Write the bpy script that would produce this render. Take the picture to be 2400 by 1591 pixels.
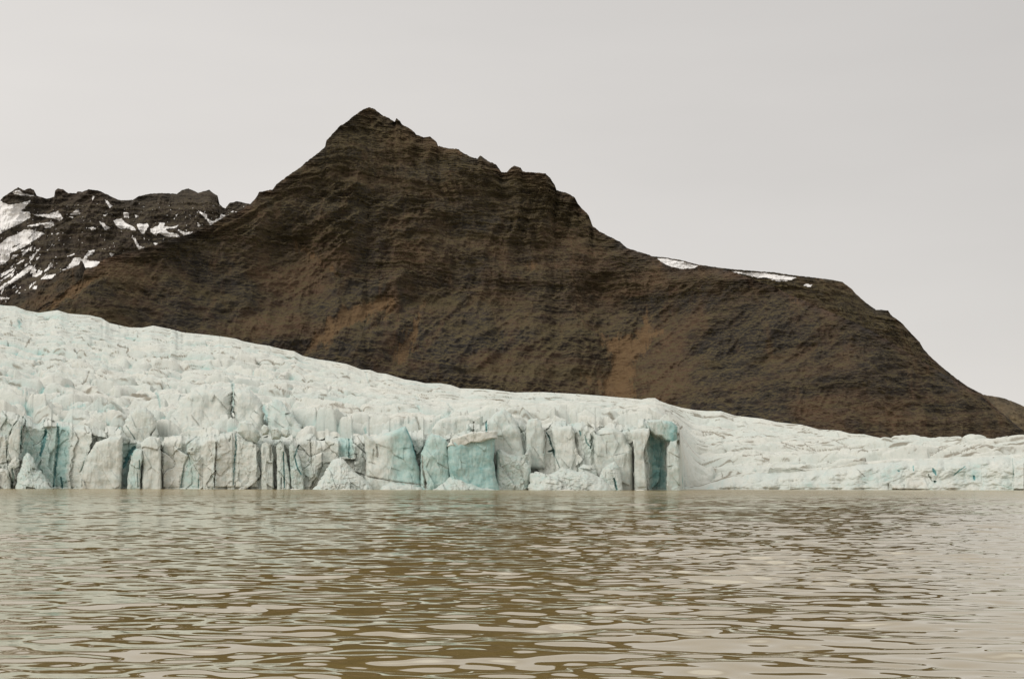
import bpy, math, time
import numpy as np
from mathutils import Matrix, Vector

T0 = time.time()
for _o in list(bpy.data.objects):
    bpy.data.objects.remove(_o)
S = bpy.context.scene
COL = S.collection

# ------------------------------------------------------------------ camera
W0, H0, F0 = 2400.0, 1591.0, 3333.0
CAM_H = 2.0
PITCH, ROLL = 5.80, 0.14                       # degrees
cd = bpy.data.cameras.new("camera")
cd.sensor_fit = 'HORIZONTAL'
cd.sensor_width = 36.0
cd.lens = 36.0 * F0 / W0
cd.clip_start, cd.clip_end = 0.3, 30000.0
cam = bpy.data.objects.new("camera", cd)
COL.objects.link(cam)
RM = Matrix.Rotation(math.radians(90 + PITCH), 4, 'X') @ Matrix.Rotation(math.radians(ROLL), 4, 'Z')
cam.matrix_world = Matrix.Translation((0, 0, CAM_H)) @ RM
S.camera = cam
RMn = np.array(RM.to_3x3())

# ------------------------------------------------------------------ sky and light
SUN_EL, SUN_AZ = math.radians(38), math.radians(-128)   # azimuth from +Y, negative = left
w = bpy.data.worlds.new("World"); S.world = w
w.use_nodes = True
nt = w.node_tree; nt.nodes.clear()
def wn(t, **k):
    n = nt.nodes.new(t)
    for a_, v in k.items(): setattr(n, a_, v)
    return n
out = wn('ShaderNodeOutputWorld'); bg = wn('ShaderNodeBackground')
sky = wn('ShaderNodeTexSky', sky_type='NISHITA'); sky.sun_disc = False
sky.sun_elevation = SUN_EL; sky.sun_rotation = SUN_AZ
sky.air_density = 1.0; sky.dust_density = 3.0
sk = wn('ShaderNodeVectorMath', operation='SCALE'); sk.inputs['Scale'].default_value = 0.10
tc = wn('ShaderNodeTexCoord'); sep = wn('ShaderNodeSeparateXYZ')
ramp = wn('ShaderNodeValToRGB')
cr = ramp.color_ramp; cr.interpolation = 'EASE'
cr.elements[0].position = 0.0; cr.elements[0].color = (0.85, 0.818, 0.780, 1)
cr.elements[1].position = 1.0; cr.elements[1].color = (0.98, 0.96, 0.94, 1)
e_ = cr.elements.new(0.25); e_.color = (0.722, 0.692, 0.660, 1)
e_ = cr.elements.new(0.335); e_.color = (0.712, 0.684, 0.654, 1)
e_ = cr.elements.new(0.40); e_.color = (1.22, 1.19, 1.12, 1)
nt.links.new(tc.outputs['Generated'], sep.inputs[0]); nt.links.new(sep.outputs['Z'], ramp.inputs[0])
# brighter towards the left, where the sun sits behind the cloud
mr = wn('ShaderNodeMapRange'); mr.inputs['From Min'].default_value = -0.36; mr.inputs['From Max'].default_value = 0.36
mr.inputs['To Min'].default_value = 1.10; mr.inputs['To Max'].default_value = 0.87
nt.links.new(sep.outputs['X'], mr.inputs['Value'])
mp = wn('ShaderNodeMapping'); mp.inputs['Scale'].default_value = (1.0, 1.0, 4.5)
ns = wn('ShaderNodeTexNoise'); ns.inputs['Scale'].default_value = 2.2; ns.inputs['Detail'].default_value = 4
nt.links.new(tc.outputs['Generated'], mp.inputs['Vector']); nt.links.new(mp.outputs[0], ns.inputs['Vector'])
mr2 = wn('ShaderNodeMapRange'); mr2.inputs['From Min'].default_value = 0.3; mr2.inputs['From Max'].default_value = 0.7
mr2.inputs['To Min'].default_value = 0.955; mr2.inputs['To Max'].default_value = 1.035
nt.links.new(ns.outputs['Fac'], mr2.inputs['Value'])
mu = wn('ShaderNodeMath', operation='MULTIPLY')
nt.links.new(mr.outputs[0], mu.inputs[0]); nt.links.new(mr2.outputs[0], mu.inputs[1])
cl = wn('ShaderNodeVectorMath', operation='SCALE')
nt.links.new(ramp.outputs[0], cl.inputs[0]); nt.links.new(mu.outputs[0], cl.inputs['Scale'])
mx = wn('ShaderNodeMix', data_type='RGBA'); mx.inputs['Factor'].default_value = 0.94
nt.links.new(sky.outputs[0], sk.inputs[0]); nt.links.new(sk.outputs[0], mx.inputs[6])
nt.links.new(cl.outputs[0], mx.inputs[7]); nt.links.new(mx.outputs[2], bg.inputs['Color'])
bg.inputs['Strength'].default_value = 1.0
nt.links.new(bg.outputs[0], out.inputs[0])
w.cycles.sampling_method = 'AUTOMATIC'

sd = bpy.data.lights.new("sun", 'SUN'); sd.energy = 1.2; sd.angle = math.radians(35); sd.color = (1.0, 0.96, 0.90)
sun = bpy.data.objects.new("sun", sd); COL.objects.link(sun)
dv = Vector((math.sin(SUN_AZ) * math.cos(SUN_EL), math.cos(SUN_AZ) * math.cos(SUN_EL), math.sin(SUN_EL)))
sun.rotation_euler = dv.to_track_quat('Z', 'Y').to_euler(); sun.location = (0, 0, 300)

S.view_settings.view_transform = 'Standard'; S.view_settings.look = 'None'
S.view_settings.exposure = 0.0; S.view_settings.gamma = 1.0
S.cycles.use_denoising = True
S.cycles.max_bounces = 6; S.cycles.diffuse_bounces = 3; S.cycles.glossy_bounces = 3
S.cycles.sample_clamp_indirect = 4.0

# ------------------------------------------------------------------ viewing-ray arithmetic
def px2ae(X, Y):
    """photo pixel -> (x/y, z/y) of its ray from the viewpoint"""
    X = np.asarray(X, float); Y = np.asarray(Y, float)
    c = np.stack([(X - W0/2)/F0, -(Y - H0/2)/F0, -np.ones_like(X)])
    d = np.tensordot(RMn, c, 1)
    return d[0]/d[1], d[2]/d[1]
def ae2px(a, e):
    a = np.asarray(a, float); e = np.asarray(e, float); a, e = np.broadcast_arrays(a, e)
    d = np.stack([a, np.ones_like(a), e])
    c = np.tensordot(RMn.T, d, 1)
    return W0/2 + F0*c[0]/(-c[2]), H0/2 - F0*c[1]/(-c[2])

# ------------------------------------------------------------------ noise
_rs = np.random.RandomState(7)
PERM = _rs.permutation(4096).astype(np.int32)
GA = _rs.rand(4096)*2*np.pi
G2X, G2Y = np.cos(GA).astype(np.float32), np.sin(GA).astype(np.float32)
G3 = _rs.randn(4096, 3); G3 = (G3/np.linalg.norm(G3, axis=1)[:, None]).astype(np.float32)
RND = _rs.rand(4096, 4).astype(np.float32)
def h2(i, j, s=0): return PERM[(PERM[(i + s*131) & 4095] + j) & 4095]
def perlin2(x, y, s=0):
    x = np.asarray(x, np.float32); y = np.asarray(y, np.float32)
    xi = np.floor(x).astype(np.int32); yi = np.floor(y).astype(np.int32)
    xf = x - xi; yf = y - yi
    u = xf*xf*xf*(xf*(xf*6-15)+10); v = yf*yf*yf*(yf*(yf*6-15)+10)
    def g(a, b, dx, dy):
        h = h2(a, b, s); return G2X[h]*dx + G2Y[h]*dy
    n0 = g(xi, yi, xf, yf); n1 = g(xi+1, yi, xf-1, yf)
    n2 = g(xi, yi+1, xf, yf-1); n3 = g(xi+1, yi+1, xf-1, yf-1)
    a = n0 + u*(n1-n0); b = n2 + u*(n3-n2)
    return (a + v*(b-a))*1.5
def fbm2(x, y, o=4, s=0, g=0.5, ridged=False):
    r = 0; amp = 1.0; t = 0
    for k in range(o):
        n = perlin2(x*(2.03**k)+k*17.3, y*(2.03**k)-k*9.1, s+k)
        if ridged: n = 1 - 2*np.abs(n)
        r = r + amp*n; t += amp; amp *= g
    return r/t
def perlin3(x, y, z, s=0):
    x = np.asarray(x, np.float32); y = np.asarray(y, np.float32); z = np.asarray(z, np.float32)
    xi = np.floor(x).astype(np.int32); yi = np.floor(y).astype(np.int32); zi = np.floor(z).astype(np.int32)
    xf = x-xi; yf = y-yi; zf = z-zi
    f = lambda q: q*q*q*(q*(q*6-15)+10)
    u, v, q = f(xf), f(yf), f(zf)
    def g(a, b, c, dx, dy, dz):
        G = G3[PERM[(h2(a, b, s) + c) & 4095]]
        return G[..., 0]*dx + G[..., 1]*dy + G[..., 2]*dz
    L = lambda A, B, t: A + t*(B-A)
    x00 = L(g(xi, yi, zi, xf, yf, zf), g(xi+1, yi, zi, xf-1, yf, zf), u)
    x10 = L(g(xi, yi+1, zi, xf, yf-1, zf), g(xi+1, yi+1, zi, xf-1, yf-1, zf), u)
    x01 = L(g(xi, yi, zi+1, xf, yf, zf-1), g(xi+1, yi, zi+1, xf-1, yf, zf-1), u)
    x11 = L(g(xi, yi+1, zi+1, xf, yf-1, zf-1), g(xi+1, yi+1, zi+1, xf-1, yf-1, zf-1), u)
    return L(L(x00, x10, v), L(x01, x11, v), q)*1.5
def fbm3(x, y, z, o=4, s=0, g=0.5, ridged=False):
    r = 0; amp = 1.0; t = 0
    for k in range(o):
        f = 2.03**k
        n = perlin3(x*f+k*7.7, y*f-k*3.1, z*f+k*5.9, s+k)
        if ridged: n = 1-2*np.abs(n)
        r = r + amp*n; t += amp; amp *= g
    return r/t
def voronoi2(x, y, s=0, jit=0.85):
    """F1, F2, random values of the nearest cell, offset from its site"""
    xi = np.floor(x).astype(np.int32); yi = np.floor(y).astype(np.int32)
    F1 = np.full(x.shape, 9.0, np.float32); F2 = F1.copy()
    ID = np.zeros(x.shape, np.int32); DX = np.zeros(x.shape, np.float32); DY = DX.copy()
    for i in (-1, 0, 1):
        for j in (-1, 0, 1):
            h = h2(xi+i, yi+j, s)
            px = xi+i+0.5+jit*(RND[h, 0]-0.5); py = yi+j+0.5+jit*(RND[h, 1]-0.5)
            dx = (x-px).astype(np.float32); dy = (y-py).astype(np.float32)
            d = np.sqrt(dx*dx+dy*dy)
            n = d < F1
            F2 = np.where(n, F1, np.minimum(F2, d))
            ID = np.where(n, h, ID); DX = np.where(n, dx, DX); DY = np.where(n, dy, DY)
            F1 = np.where(n, d, F1)
    return F1, F2, ID, DX, DY
def sstep(a, b, x):
    t = np.clip((x-a)/(b-a), 0, 1); return t*t*(3-2*t)
def polyline_interp(pts, X):
    p = np.array(pts, float); return np.interp(X, p[:, 0], p[:, 1])

# signed distance (positive inside) of points to a polygon / distance to a polyline, in photo pixels
def seg_dist(px, py, ax, ay, bx, by):
    dx, dy = bx-ax, by-ay; L = dx*dx+dy*dy+1e-9
    t = np.clip(((px-ax)*dx+(py-ay)*dy)/L, 0, 1)
    return np.hypot(px-ax-t*dx, py-ay-t*dy), t
def poly_sd(px, py, P):
    P = np.asarray(P, float); n = len(P)
    d = np.full(px.shape, 1e9); ins = np.zeros(px.shape, bool)
    for i in range(n):
        ax, ay = P[i]; bx, by = P[(i+1) % n]
        q, _ = seg_dist(px, py, ax, ay, bx, by); d = np.minimum(d, q)
        c = ((ay > py) != (by > py)); 
        with np.errstate(divide='ignore', invalid='ignore'):
            xx = (bx-ax)*(py-ay)/(by-ay if by != ay else 1e-9)+ax
        ins ^= c & (px < xx)
    return np.where(ins, d, -d)
def in_box(px, py, P, m):
    P = np.asarray(P, float)
    return (px > P[:, 0].min()-m) & (px < P[:, 0].max()+m) & (py > P[:, 1].min()-m) & (py < P[:, 1].max()+m)

# ------------------------------------------------------------------ mesh helpers
def grid_mesh(name, V, mat, attrs=None, smooth=True, close=False):
    """V: (rows, cols, 3)"""
    R, C = V.shape[:2]
    me = bpy.data.meshes.new(name)
    idx = np.arange(R*C, dtype=np.int32).reshape(R, C)
    if close:
        nx = np.roll(idx, -1, axis=1)
        q = np.stack([idx[:-1], nx[:-1], nx[1:], idx[1:]], -1).reshape(-1, 4)
    else:
        q = np.stack([idx[:-1, :-1], idx[:-1, 1:], idx[1:, 1:], idx[1:, :-1]], -1).reshape(-1, 4)
    n = len(q)
    me.vertices.add(R*C); me.vertices.foreach_set('co', V.astype(np.float32).ravel())
    me.loops.add(n*4); me.loops.foreach_set('vertex_index', q.ravel())
    me.polygons.add(n); me.polygons.foreach_set('loop_start', np.arange(0, n*4, 4, dtype=np.int32))
    me.update(calc_edges=True)
    me.polygons.foreach_set('use_smooth', np.full(n, smooth))
    for k, v in (attrs or {}).items():
        at = me.attributes.new(k, 'FLOAT', 'POINT')
        at.data.foreach_set('value', np.broadcast_to(v, (R, C)).astype(np.float32).ravel())
    me.materials.append(mat)
    o = bpy.data.objects.new(name, me); COL.objects.link(o)
    return o
def tag(o, label=None, cat=None, group=None, kind=None):
    if label: o['label'] = label
    if cat: o['category'] = cat
    if group: o['group'] = group
    if kind: o['kind'] = kind
    return o

# ------------------------------------------------------------------ materials
class NT:
    def __init__(s, name):
        s.m = bpy.data.materials.new(name); s.m.use_nodes = True; s.t = s.m.node_tree; s.t.nodes.clear()
        s.out = s.n('ShaderNodeOutputMaterial')
    def n(s, t, **k):
        q = s.t.nodes.new(t)
        for a, v in k.items(): setattr(q, a, v)
        return q
    def l(s, a, b): s.t.links.new(a, b)
    def noise(s, vec, scale, detail=4, rough=0.55, dist=0.0):
        q = s.n('ShaderNodeTexNoise'); q.inputs['Scale'].default_value = scale
        q.inputs['Detail'].default_value = detail; q.inputs['Roughness'].default_value = rough
        q.inputs['Distortion'].default_value = dist; s.l(vec, q.inputs['Vector']); return q
    def mapping(s, vec, scale=(1, 1, 1), rot=(0, 0, 0)):
        q = s.n('ShaderNodeMapping'); q.inputs['Scale'].default_value = scale; q.inputs['Rotation'].default_value = rot
        s.l(vec, q.inputs['Vector']); return q.outputs[0]
    def rng(s, v, a, b, c=0.0, d=1.0):
        q = s.n('ShaderNodeMapRange', interpolation_type='SMOOTHSTEP'); s.l(v, q.inputs['Value'])
        for k, x in zip(('From Min', 'From Max', 'To Min', 'To Max'), (a, b, c, d)): q.inputs[k].default_value = x
        return q.outputs[0]
    def mix(s, f, a, b):
        q = s.n('ShaderNodeMix', data_type='RGBA')
        for v, i in ((f, 0), (a, 6), (b, 7)):
            if hasattr(v, 'is_linked'): s.l(v, q.inputs[i])
            elif i == 0: q.inputs[0].default_value = v
            else: q.inputs[i].default_value = (*v, 1)
        return q.outputs[2]
    def math(s, op, a, b=None):
        q = s.n('ShaderNodeMath', operation=op)
        for v, i in ((a, 0), (b, 1)):
            if v is None: continue
            if hasattr(v, 'is_linked'): s.l(v, q.inputs[i])
            else: q.inputs[i].default_value = v
        return q.outputs[0]
    def attr(s, name):
        q = s.n('ShaderNodeAttribute', attribute_name=name); return q.outputs['Fac']
    def bsdf(s, col, rough, bump=None, bd=1.0, bs=1.0, spec=0.3):
        b = s.n('ShaderNodeBsdfPrincipled')
        if hasattr(col, 'is_linked'): s.l(col, b.inputs['Base Color'])
        else: b.inputs['Base Color'].default_value = (*col, 1)
        if hasattr(rough, 'is_linked'): s.l(rough, b.inputs['Roughness'])
        else: b.inputs['Roughness'].default_value = rough
        b.inputs['Specular IOR Level'].default_value = spec
        if bump is not None:
            q = s.n('ShaderNodeBump'); q.inputs['Distance'].default_value = bd; q.inputs['Strength'].default_value = bs
            s.l(bump, q.inputs['Height']); s.l(q.outputs[0], b.inputs['Normal'])
        s.l(b.outputs[0], s.out.inputs[0]); return b

def mat_ice():
    m = NT('glacier_ice')
    P = m.n('ShaderNodeNewGeometry').outputs['Position']
    blue, dirt = m.attr('blue'), m.attr('dirt')
    n1 = m.noise(P, 0.10, 5, 0.6).outputs['Fac']
    n2 = m.noise(P, 0.9, 6, 0.65).outputs['Fac']
    st = m.noise(m.mapping(P, (0.12, 0.12, 1.5)), 1.0, 5, 0.6).outputs['Fac']
    vs = m.noise(m.mapping(P, (0.9, 0.3, 0.06)), 1.0, 5, 0.65).outputs['Fac']
    # density of the ice: bubbly white, glassy blue
    bl = m.math('ADD', blue, m.math('MULTIPLY', m.math('SUBTRACT', n2, 0.5), 0.35))
    bl = m.math('ADD', bl, m.math('MULTIPLY', m.math('SUBTRACT', n1, 0.5), 0.30))
    rp = m.n('ShaderNodeValToRGB'); r = rp.color_ramp
    r.elements[0].position = 0.0; r.elements[0].color = (0.600, 0.602, 0.548, 1)
    r.elements[1].position = 1.0; r.elements[1].color = (0.10, 0.265, 0.28, 1)
    for p_, c_ in ((0.22, (0.515, 0.560, 0.522)), (0.45, (0.40, 0.525, 0.49)), (0.72, (0.20, 0.37, 0.36))):
        q = r.elements.new(p_); q.color = (*c_, 1)
    m.l(bl, rp.inputs[0])
    col = rp.outputs[0]
    # dusty film: fine speckle, melt streaks on steep faces, and layered ash bands
    sp = m.rng(m.math('MULTIPLY', n2, vs), 0.24, 0.42, 0.0, 0.34)
    col = m.mix(sp, col, (0.40, 0.36, 0.27))
    sb = m.rng(st, 0.55, 0.75, 0.0, 0.22)
    col = m.mix(sb, col, (0.45, 0.43, 0.36))
    dn = m.noise(P, 1.6, 4, 0.6).outputs['Fac']
    df = m.rng(m.math('ADD', dirt, m.math('MULTIPLY', m.math('SUBTRACT', dn, 0.5), 0.9)), 0.15, 1.25, 0.0, 0.70)
    col = m.mix(df, col, (0.15, 0.115, 0.068))
    h = m.math('ADD', m.math('MULTIPLY', n2, 0.7), m.math('MULTIPLY', m.noise(P, 3.0, 4, 0.6).outputs['Fac'], 0.25))
    m.bsdf(col, 0.7, h, 1.0, 0.35, 0.15)
    return m.m

def mat_rock(name, dark, mid, warm, moss, scale=1.0, snow=False):
    m = NT(name)
    P = m.n('ShaderNodeNewGeometry').outputs['Position']
    N = m.n('ShaderNodeNewGeometry')
    scree, grass = m.attr('scree'), m.attr('grass')
    # rock beds lie nearly level: noise squeezed in height
    beds = m.noise(m.mapping(P, (0.010*scale, 0.010*scale, 0.075*scale), (0.0, 0.05, 0)), 1.0, 6, 0.62, 0.6).outputs['Fac']
    patch = m.noise(m.mapping(P, (1, 1, 1.6)), 0.0075*scale, 6, 0.6).outputs['Fac']
    fine = m.noise(m.mapping(P, (0.7, 0.7, 2.8)), 0.17*scale, 7, 0.75, 0.3).outputs['Fac']
    grit = m.noise(P, 0.45*scale, 3, 0.7).outputs['Fac']
    drift = m.noise(m.mapping(P, (0.9, 0.9, 1.2), (0.0, 0.6, 0.0)), 0.0032*scale, 5, 0.65, 1.5).outputs['Fac']
    chute = m.noise(m.mapping(P, (1.0, 0.15, 0.22)), 0.03*scale, 5, 0.6, 1.0).outputs['Fac']
    ledge = m.noise(m.mapping(P, (0.0013*scale, 0.0013*scale, 0.055*scale), (0.0, 0.045, 0)), 1.0, 8, 0.62, 0.15).outputs['Fac']
    chute2 = m.noise(m.mapping(P, (1.0, 0.10, 0.12)), 0.075*scale, 5, 0.65, 1.6).outputs['Fac']
    c = m.mix(m.rng(beds, 0.38, 0.62), dark, mid)
    c = m.mix(m.math('MULTIPLY', m.rng(ledge, 0.50, 0.42), 0.85), c, tuple(x*0.6 for x in dark))
    c = m.mix(m.math('MULTIPLY', m.rng(ledge, 0.54, 0.60), 0.5), c, moss)
    c = m.mix(m.math('MULTIPLY', m.rng(drift, 0.55, 0.44), 0.80), c, (0.043, 0.040, 0.038))
    c = m.mix(m.math('MULTIPLY', m.rng(chute, 0.52, 0.72), 0.55), c, warm)
    c = m.mix(m.math('MULTIPLY', m.rng(patch, 0.46, 0.66), 0.65), c, warm)
    gm = m.math('MULTIPLY', m.math('MULTIPLY', grass, 1.25), m.rng(fine, 0.36, 0.56))
    c = m.mix(gm, c, moss)
    c = m.mix(m.math('MULTIPLY', m.rng(fine, 0.50, 0.38), 0.45), c, tuple(x*0.6 for x in dark))
    c = m.mix(m.math('MULTIPLY', m.rng(grit, 0.60, 0.72), 0.35), c, tuple(x*1.9 for x in mid))
    sc = m.math('MULTIPLY', m.rng(m.math('ADD', m.math('MULTIPLY', scree, 0.45), chute2), 0.62, 0.86), m.rng(m.math('ADD', m.math('ADD', m.math('MULTIPLY', fine, 0.5), m.math('MULTIPLY', chute, 0.5)), m.math('MULTIPLY', scree, 0.12)), 0.40, 0.62, 0.12, 0.72))
    c = m.mix(sc, c, (0.165, 0.103, 0.054))
    h = m.math('ADD', m.math('MULTIPLY', fine, 3.5/scale), m.math('MULTIPLY', beds, 5.0/scale))
    rough = 0.95
    if snow:
        sn = m.attr('snow')
        f = m.rng(m.math('ADD', sn, m.math('MULTIPLY', m.math('SUBTRACT', m.noise(P, 0.16, 5, 0.7).outputs['Fac'], 0.5), 0.8)), 0.45, 0.62)
        c = m.mix(f, c, (0.80, 0.78, 0.76))
        h = m.math('MULTIPLY', h, m.math('SUBTRACT', 1.0, f))
    m.bsdf(c, rough, h, 1.0, 0.6, 0.05)
    return m.m

def mat_water():
    m = NT('silty_meltwater')
    G = m.n('ShaderNodeNewGeometry'); P = G.outputs['Position']
    sp = m.n('ShaderNodeSeparateXYZ'); m.l(P, sp.inputs[0])
    far = m.rng(sp.outputs['Y'], 40.0, 300.0, 0.0, 1.0)
    # small ripples as point-sampled slopes: capillary everywhere, wind waves taking over from the mesh far out
    v1 = m.noise(m.mapping(P, (1.2, 2.6, 1)), 1.0, 3, 0.6).outputs['Color']
    v2 = m.noise(m.mapping(P, (0.30, 1.1, 1)), 1.0, 4, 0.6).outputs['Color']
    def slope(v, s):
        a = m.n('ShaderNodeVectorMath', operation='SUBTRACT'); m.l(v, a.inputs[0]); a.inputs[1].default_value = (0.5, 0.5, 0.5)
        b = m.n('ShaderNodeVectorMath', operation='MULTIPLY'); m.l(a.outputs[0], b.inputs[0]); b.inputs[1].default_value = s
        return b.outputs[0]
    s1 = slope(v1, (0.04, 0.055, 0.0)); s2 = slope(v2, (0.95, 0.80, 0.0))
    v3 = m.noise(m.mapping(P, (0.05, 0.16, 1)), 1.0, 5, 0.7).outputs['Color']     # gusts: groups of steeper and flatter waves
    s3 = slope(v3, (0.12, 0.42, 0.0))
    s23 = m.n('ShaderNodeVectorMath', operation='ADD'); m.l(s2, s23.inputs[0]); m.l(s3, s23.inputs[1]); s2 = s23.outputs[0]
    s2s = m.n('ShaderNodeVectorMath', operation='SCALE'); m.l(s2, s2s.inputs[0]); m.l(far, s2s.inputs['Scale'])
    ad = m.n('ShaderNodeVectorMath', operation='ADD'); m.l(s1, ad.inputs[0]); m.l(s2s.outputs[0], ad.inputs[1])
    # of far waves only the sides turned to the viewer are seen
    ad2 = m.n('ShaderNodeVectorMath', operation='ADD'); m.l(G.outputs['Normal'], ad2.inputs[0]); m.l(ad.outputs[0], ad2.inputs[1])
    nz = m.n('ShaderNodeVectorMath', operation='NORMALIZE'); m.l(ad2.outputs[0], nz.inputs[0])
    silt = m.noise(P, 0.03, 3, 0.5).outputs['Fac']
    c = m.mix(m.rng(silt, 0.35, 0.65), (0.250, 0.178, 0.062), (0.285, 0.205, 0.078))
    df = m.n('ShaderNodeBsdfDiffuse'); m.l(c, df.inputs['Color'])
    gl = m.n('ShaderNodeBsdfGlossy'); gl.inputs['Color'].default_value = (0.955, 0.96, 0.93, 1)
    m.l(m.rng(sp.outputs['Y'], 80.0, 400.0, 0.03, 0.13), gl.inputs['Roughness']); m.l(nz.outputs[0], gl.inputs['Normal'])
    fr = m.n('ShaderNodeFresnel'); fr.inputs['IOR'].default_value = 1.33; m.l(nz.outputs[0], fr.inputs['Normal'])
    fp = m.math('MULTIPLY', m.math('POWER', fr.outputs[0], 0.55), m.rng(sp.outputs['Y'], 60.0, 420.0, 0.96, 0.68))   # far wave faces lean to the viewer
    ms = m.n('ShaderNodeMixShader'); m.l(fp, ms.inputs[0]); m.l(df.outputs[0], ms.inputs[1]); m.l(gl.outputs[0], ms.inputs[2])
    m.l(ms.outputs[0], m.out.inputs[0])
    return m.m

M_ICE = mat_ice()
M_ROCK = mat_rock('mountain_rock', (0.038, 0.032, 0.027), (0.098, 0.072, 0.051), (0.150, 0.093, 0.058), (0.095, 0.076, 0.040), 1.0, True)
M_FAR = mat_rock('snowy_ridge_rock', (0.045, 0.039, 0.037), (0.096, 0.077, 0.065), (0.112, 0.083, 0.066), (0.090, 0.075, 0.050), 0.6, True)
M_PALE = mat_rock('pale_hill_rock', (0.095, 0.075, 0.05), (0.19, 0.145, 0.09), (0.21, 0.15, 0.095), (0.17, 0.135, 0.075), 1.0)
M_WATER = mat_water()

# ------------------------------------------------------------------ water
def build_water():
    rs = np.random.RandomState(21)
    ys = [-7.0, -5, -2, 2, 5, 8]
    y = 9.5
    while y < 4200:
        ys.append(y)
        if y < 300: y += max(0.055, 0.0031*y)
        else: y += (y-299)*0.15+1.0
    ys = np.array(ys)
    ac = np.linspace(-0.42, 0.42, 1200)
    a = np.concatenate([[-9, -4, -2, -1, -0.6], ac, [0.6, 1, 2, 4, 9]])
    Yg, Ag = np.meshgrid(ys, a, indexing='ij')
    Xg = Ag*(Yg+8.0)
    Z = np.zeros(Xg.shape)
    n = 110
    for i in range(n):
        lam = 0.4*(10.0)**(rs.rand()**1.0)                         # 0.6 .. 5 m
        th = rs.randn()*0.50 + 0.10
        k = 2*math.pi/lam
        sl = 0.0068*(1.05 if lam < 2.6 else 0.7)
        amp = sl/k*1.4142
        kx, ky = k*math.sin(th), k*math.cos(th)
        ph = rs.rand()*6.283
        fade = 1-sstep(lam*70, lam*150, Yg)
        Z += amp*fade*np.sin(kx*Xg+ky*Yg+ph)
    calm = 0.62 + 0.75*sstep(-0.35, 0.45, fbm2(Xg*0.05+3, Yg*0.035, 3, 40))
    Z *= calm
    Z *= 1-sstep(200, 330, Yg)
    V = np.stack([Xg, Yg, Z], -1)
    o = grid_mesh('water', V, M_WATER)
    tag(o, kind='structure')
build_water()

# ------------------------------------------------------------------ mountains
MAIN = [(-260,880),(-120,800),(0,745),(60,735),(89,725),(115,705),(172,668),(192,652),(198,634),(225,624),(236,613),(252,604),(284,597),(325,586),(364,574.6),
(414,558),(456,545),(491,529),(527,508),(562,495),(587,478),(600,463.5),(608,450),(640,444),(649,431),(672,414),(703,393),(725,374),
(748,357),(762,344),(765,330),(782,311),(796,296),(813,286),(832,269.5),(851,257),(865,251.6),(878,256),(897,271),(910,276),(925,286),
(929,277),(938,284.7),(942,292),(965,304),(976,316),(992,322),(1009,321),(1024,334),(1027,342.5),(1053,348.6),(1070,348.6),(1083,357),
(1102,367.6),(1119,372),(1126,364.5),(1144,378),(1162,385.5),(1176,403.7),(1188,404.5),(1193,397),(1205,388.5),(1220,393),(1226,402.6),
(1254,404.5),(1279,407),(1290,418),(1300,433),(1304.5,446),(1330,453),(1347,463),(1355,478.7),(1380,505),(1389,530),(1406,543),(1433,556.7),
(1452,566),(1469,581),(1500,591),(1521,597),(1542,610),(1565,622),(1597,631),(1625,629),(1644,622),(1686,629),(1718,638),(1765,655),
(1811,671),(1858,694),(1904,713),(1970,742),(2044,776),(2120,822),(2180,858),(2220,882),(2260,906),(2304,932),(2351,970),(2383,997),
(2440,1040),(2560,1110),(2700,1140)]
BACK = [(1380,640),(1460,612),(1523,600),(1560,603.5),(1597,610),(1635,620),(1690,628),(1718,631),(1765,635),(1811,638),(1858,645),(1904,650),
(1951,656),(1974,660.6),(1997,678),(2007,689.5),(2030,710),(2053,726),(2081,727),(2088,738),(2114,757),(2137,782.5),(2155,801),
(2164,817),(2183,838),(2207,859),(2239,885),(2272,908),(2304,924),(2360,985),(2420,1060),(2480,1120)]
HILL = [(2200,960),(2250,940),(2306,925),(2346,931),(2374,940.5),(2400,952),(2460,985),(2560,1050),(2700,1100)]
LEFTR = [(-260,560),(-120,500),(-60,480),(0,471),(7,462),(27,449),(43,439),(55,446),(71,441),(80,446),(86,459),(98,462),(109,466),(127,461.5),(129,447),(136,442),
(148,444),(160,453),(179,453),(182,449),(192,450),(207,444),(225,446),(232,447),(245,453),(266,463.6),(284,470),(311,468.6),(325,460),
(352,454),(385,452.7),(414,454.7),(426,446),(442,441.4),(453,447),(464,452),(476,449),(491,445),(500,453),(510,459),(515,480),(524,487),
(532,484),(538,475.5),(556,472),(580,477),(600,482),(680,520),(800,600),(900,700)]
FOOT = [(-260,790),(-100,735),(0,716),(21,706),(32,690),(59,684),(84,684),(89,663),(103,656),(127,651.5),(133,640),(166,628),(183,625),(189,610),(195,616),
(205,640),(240,700),(300,760),(400,830)]

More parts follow.
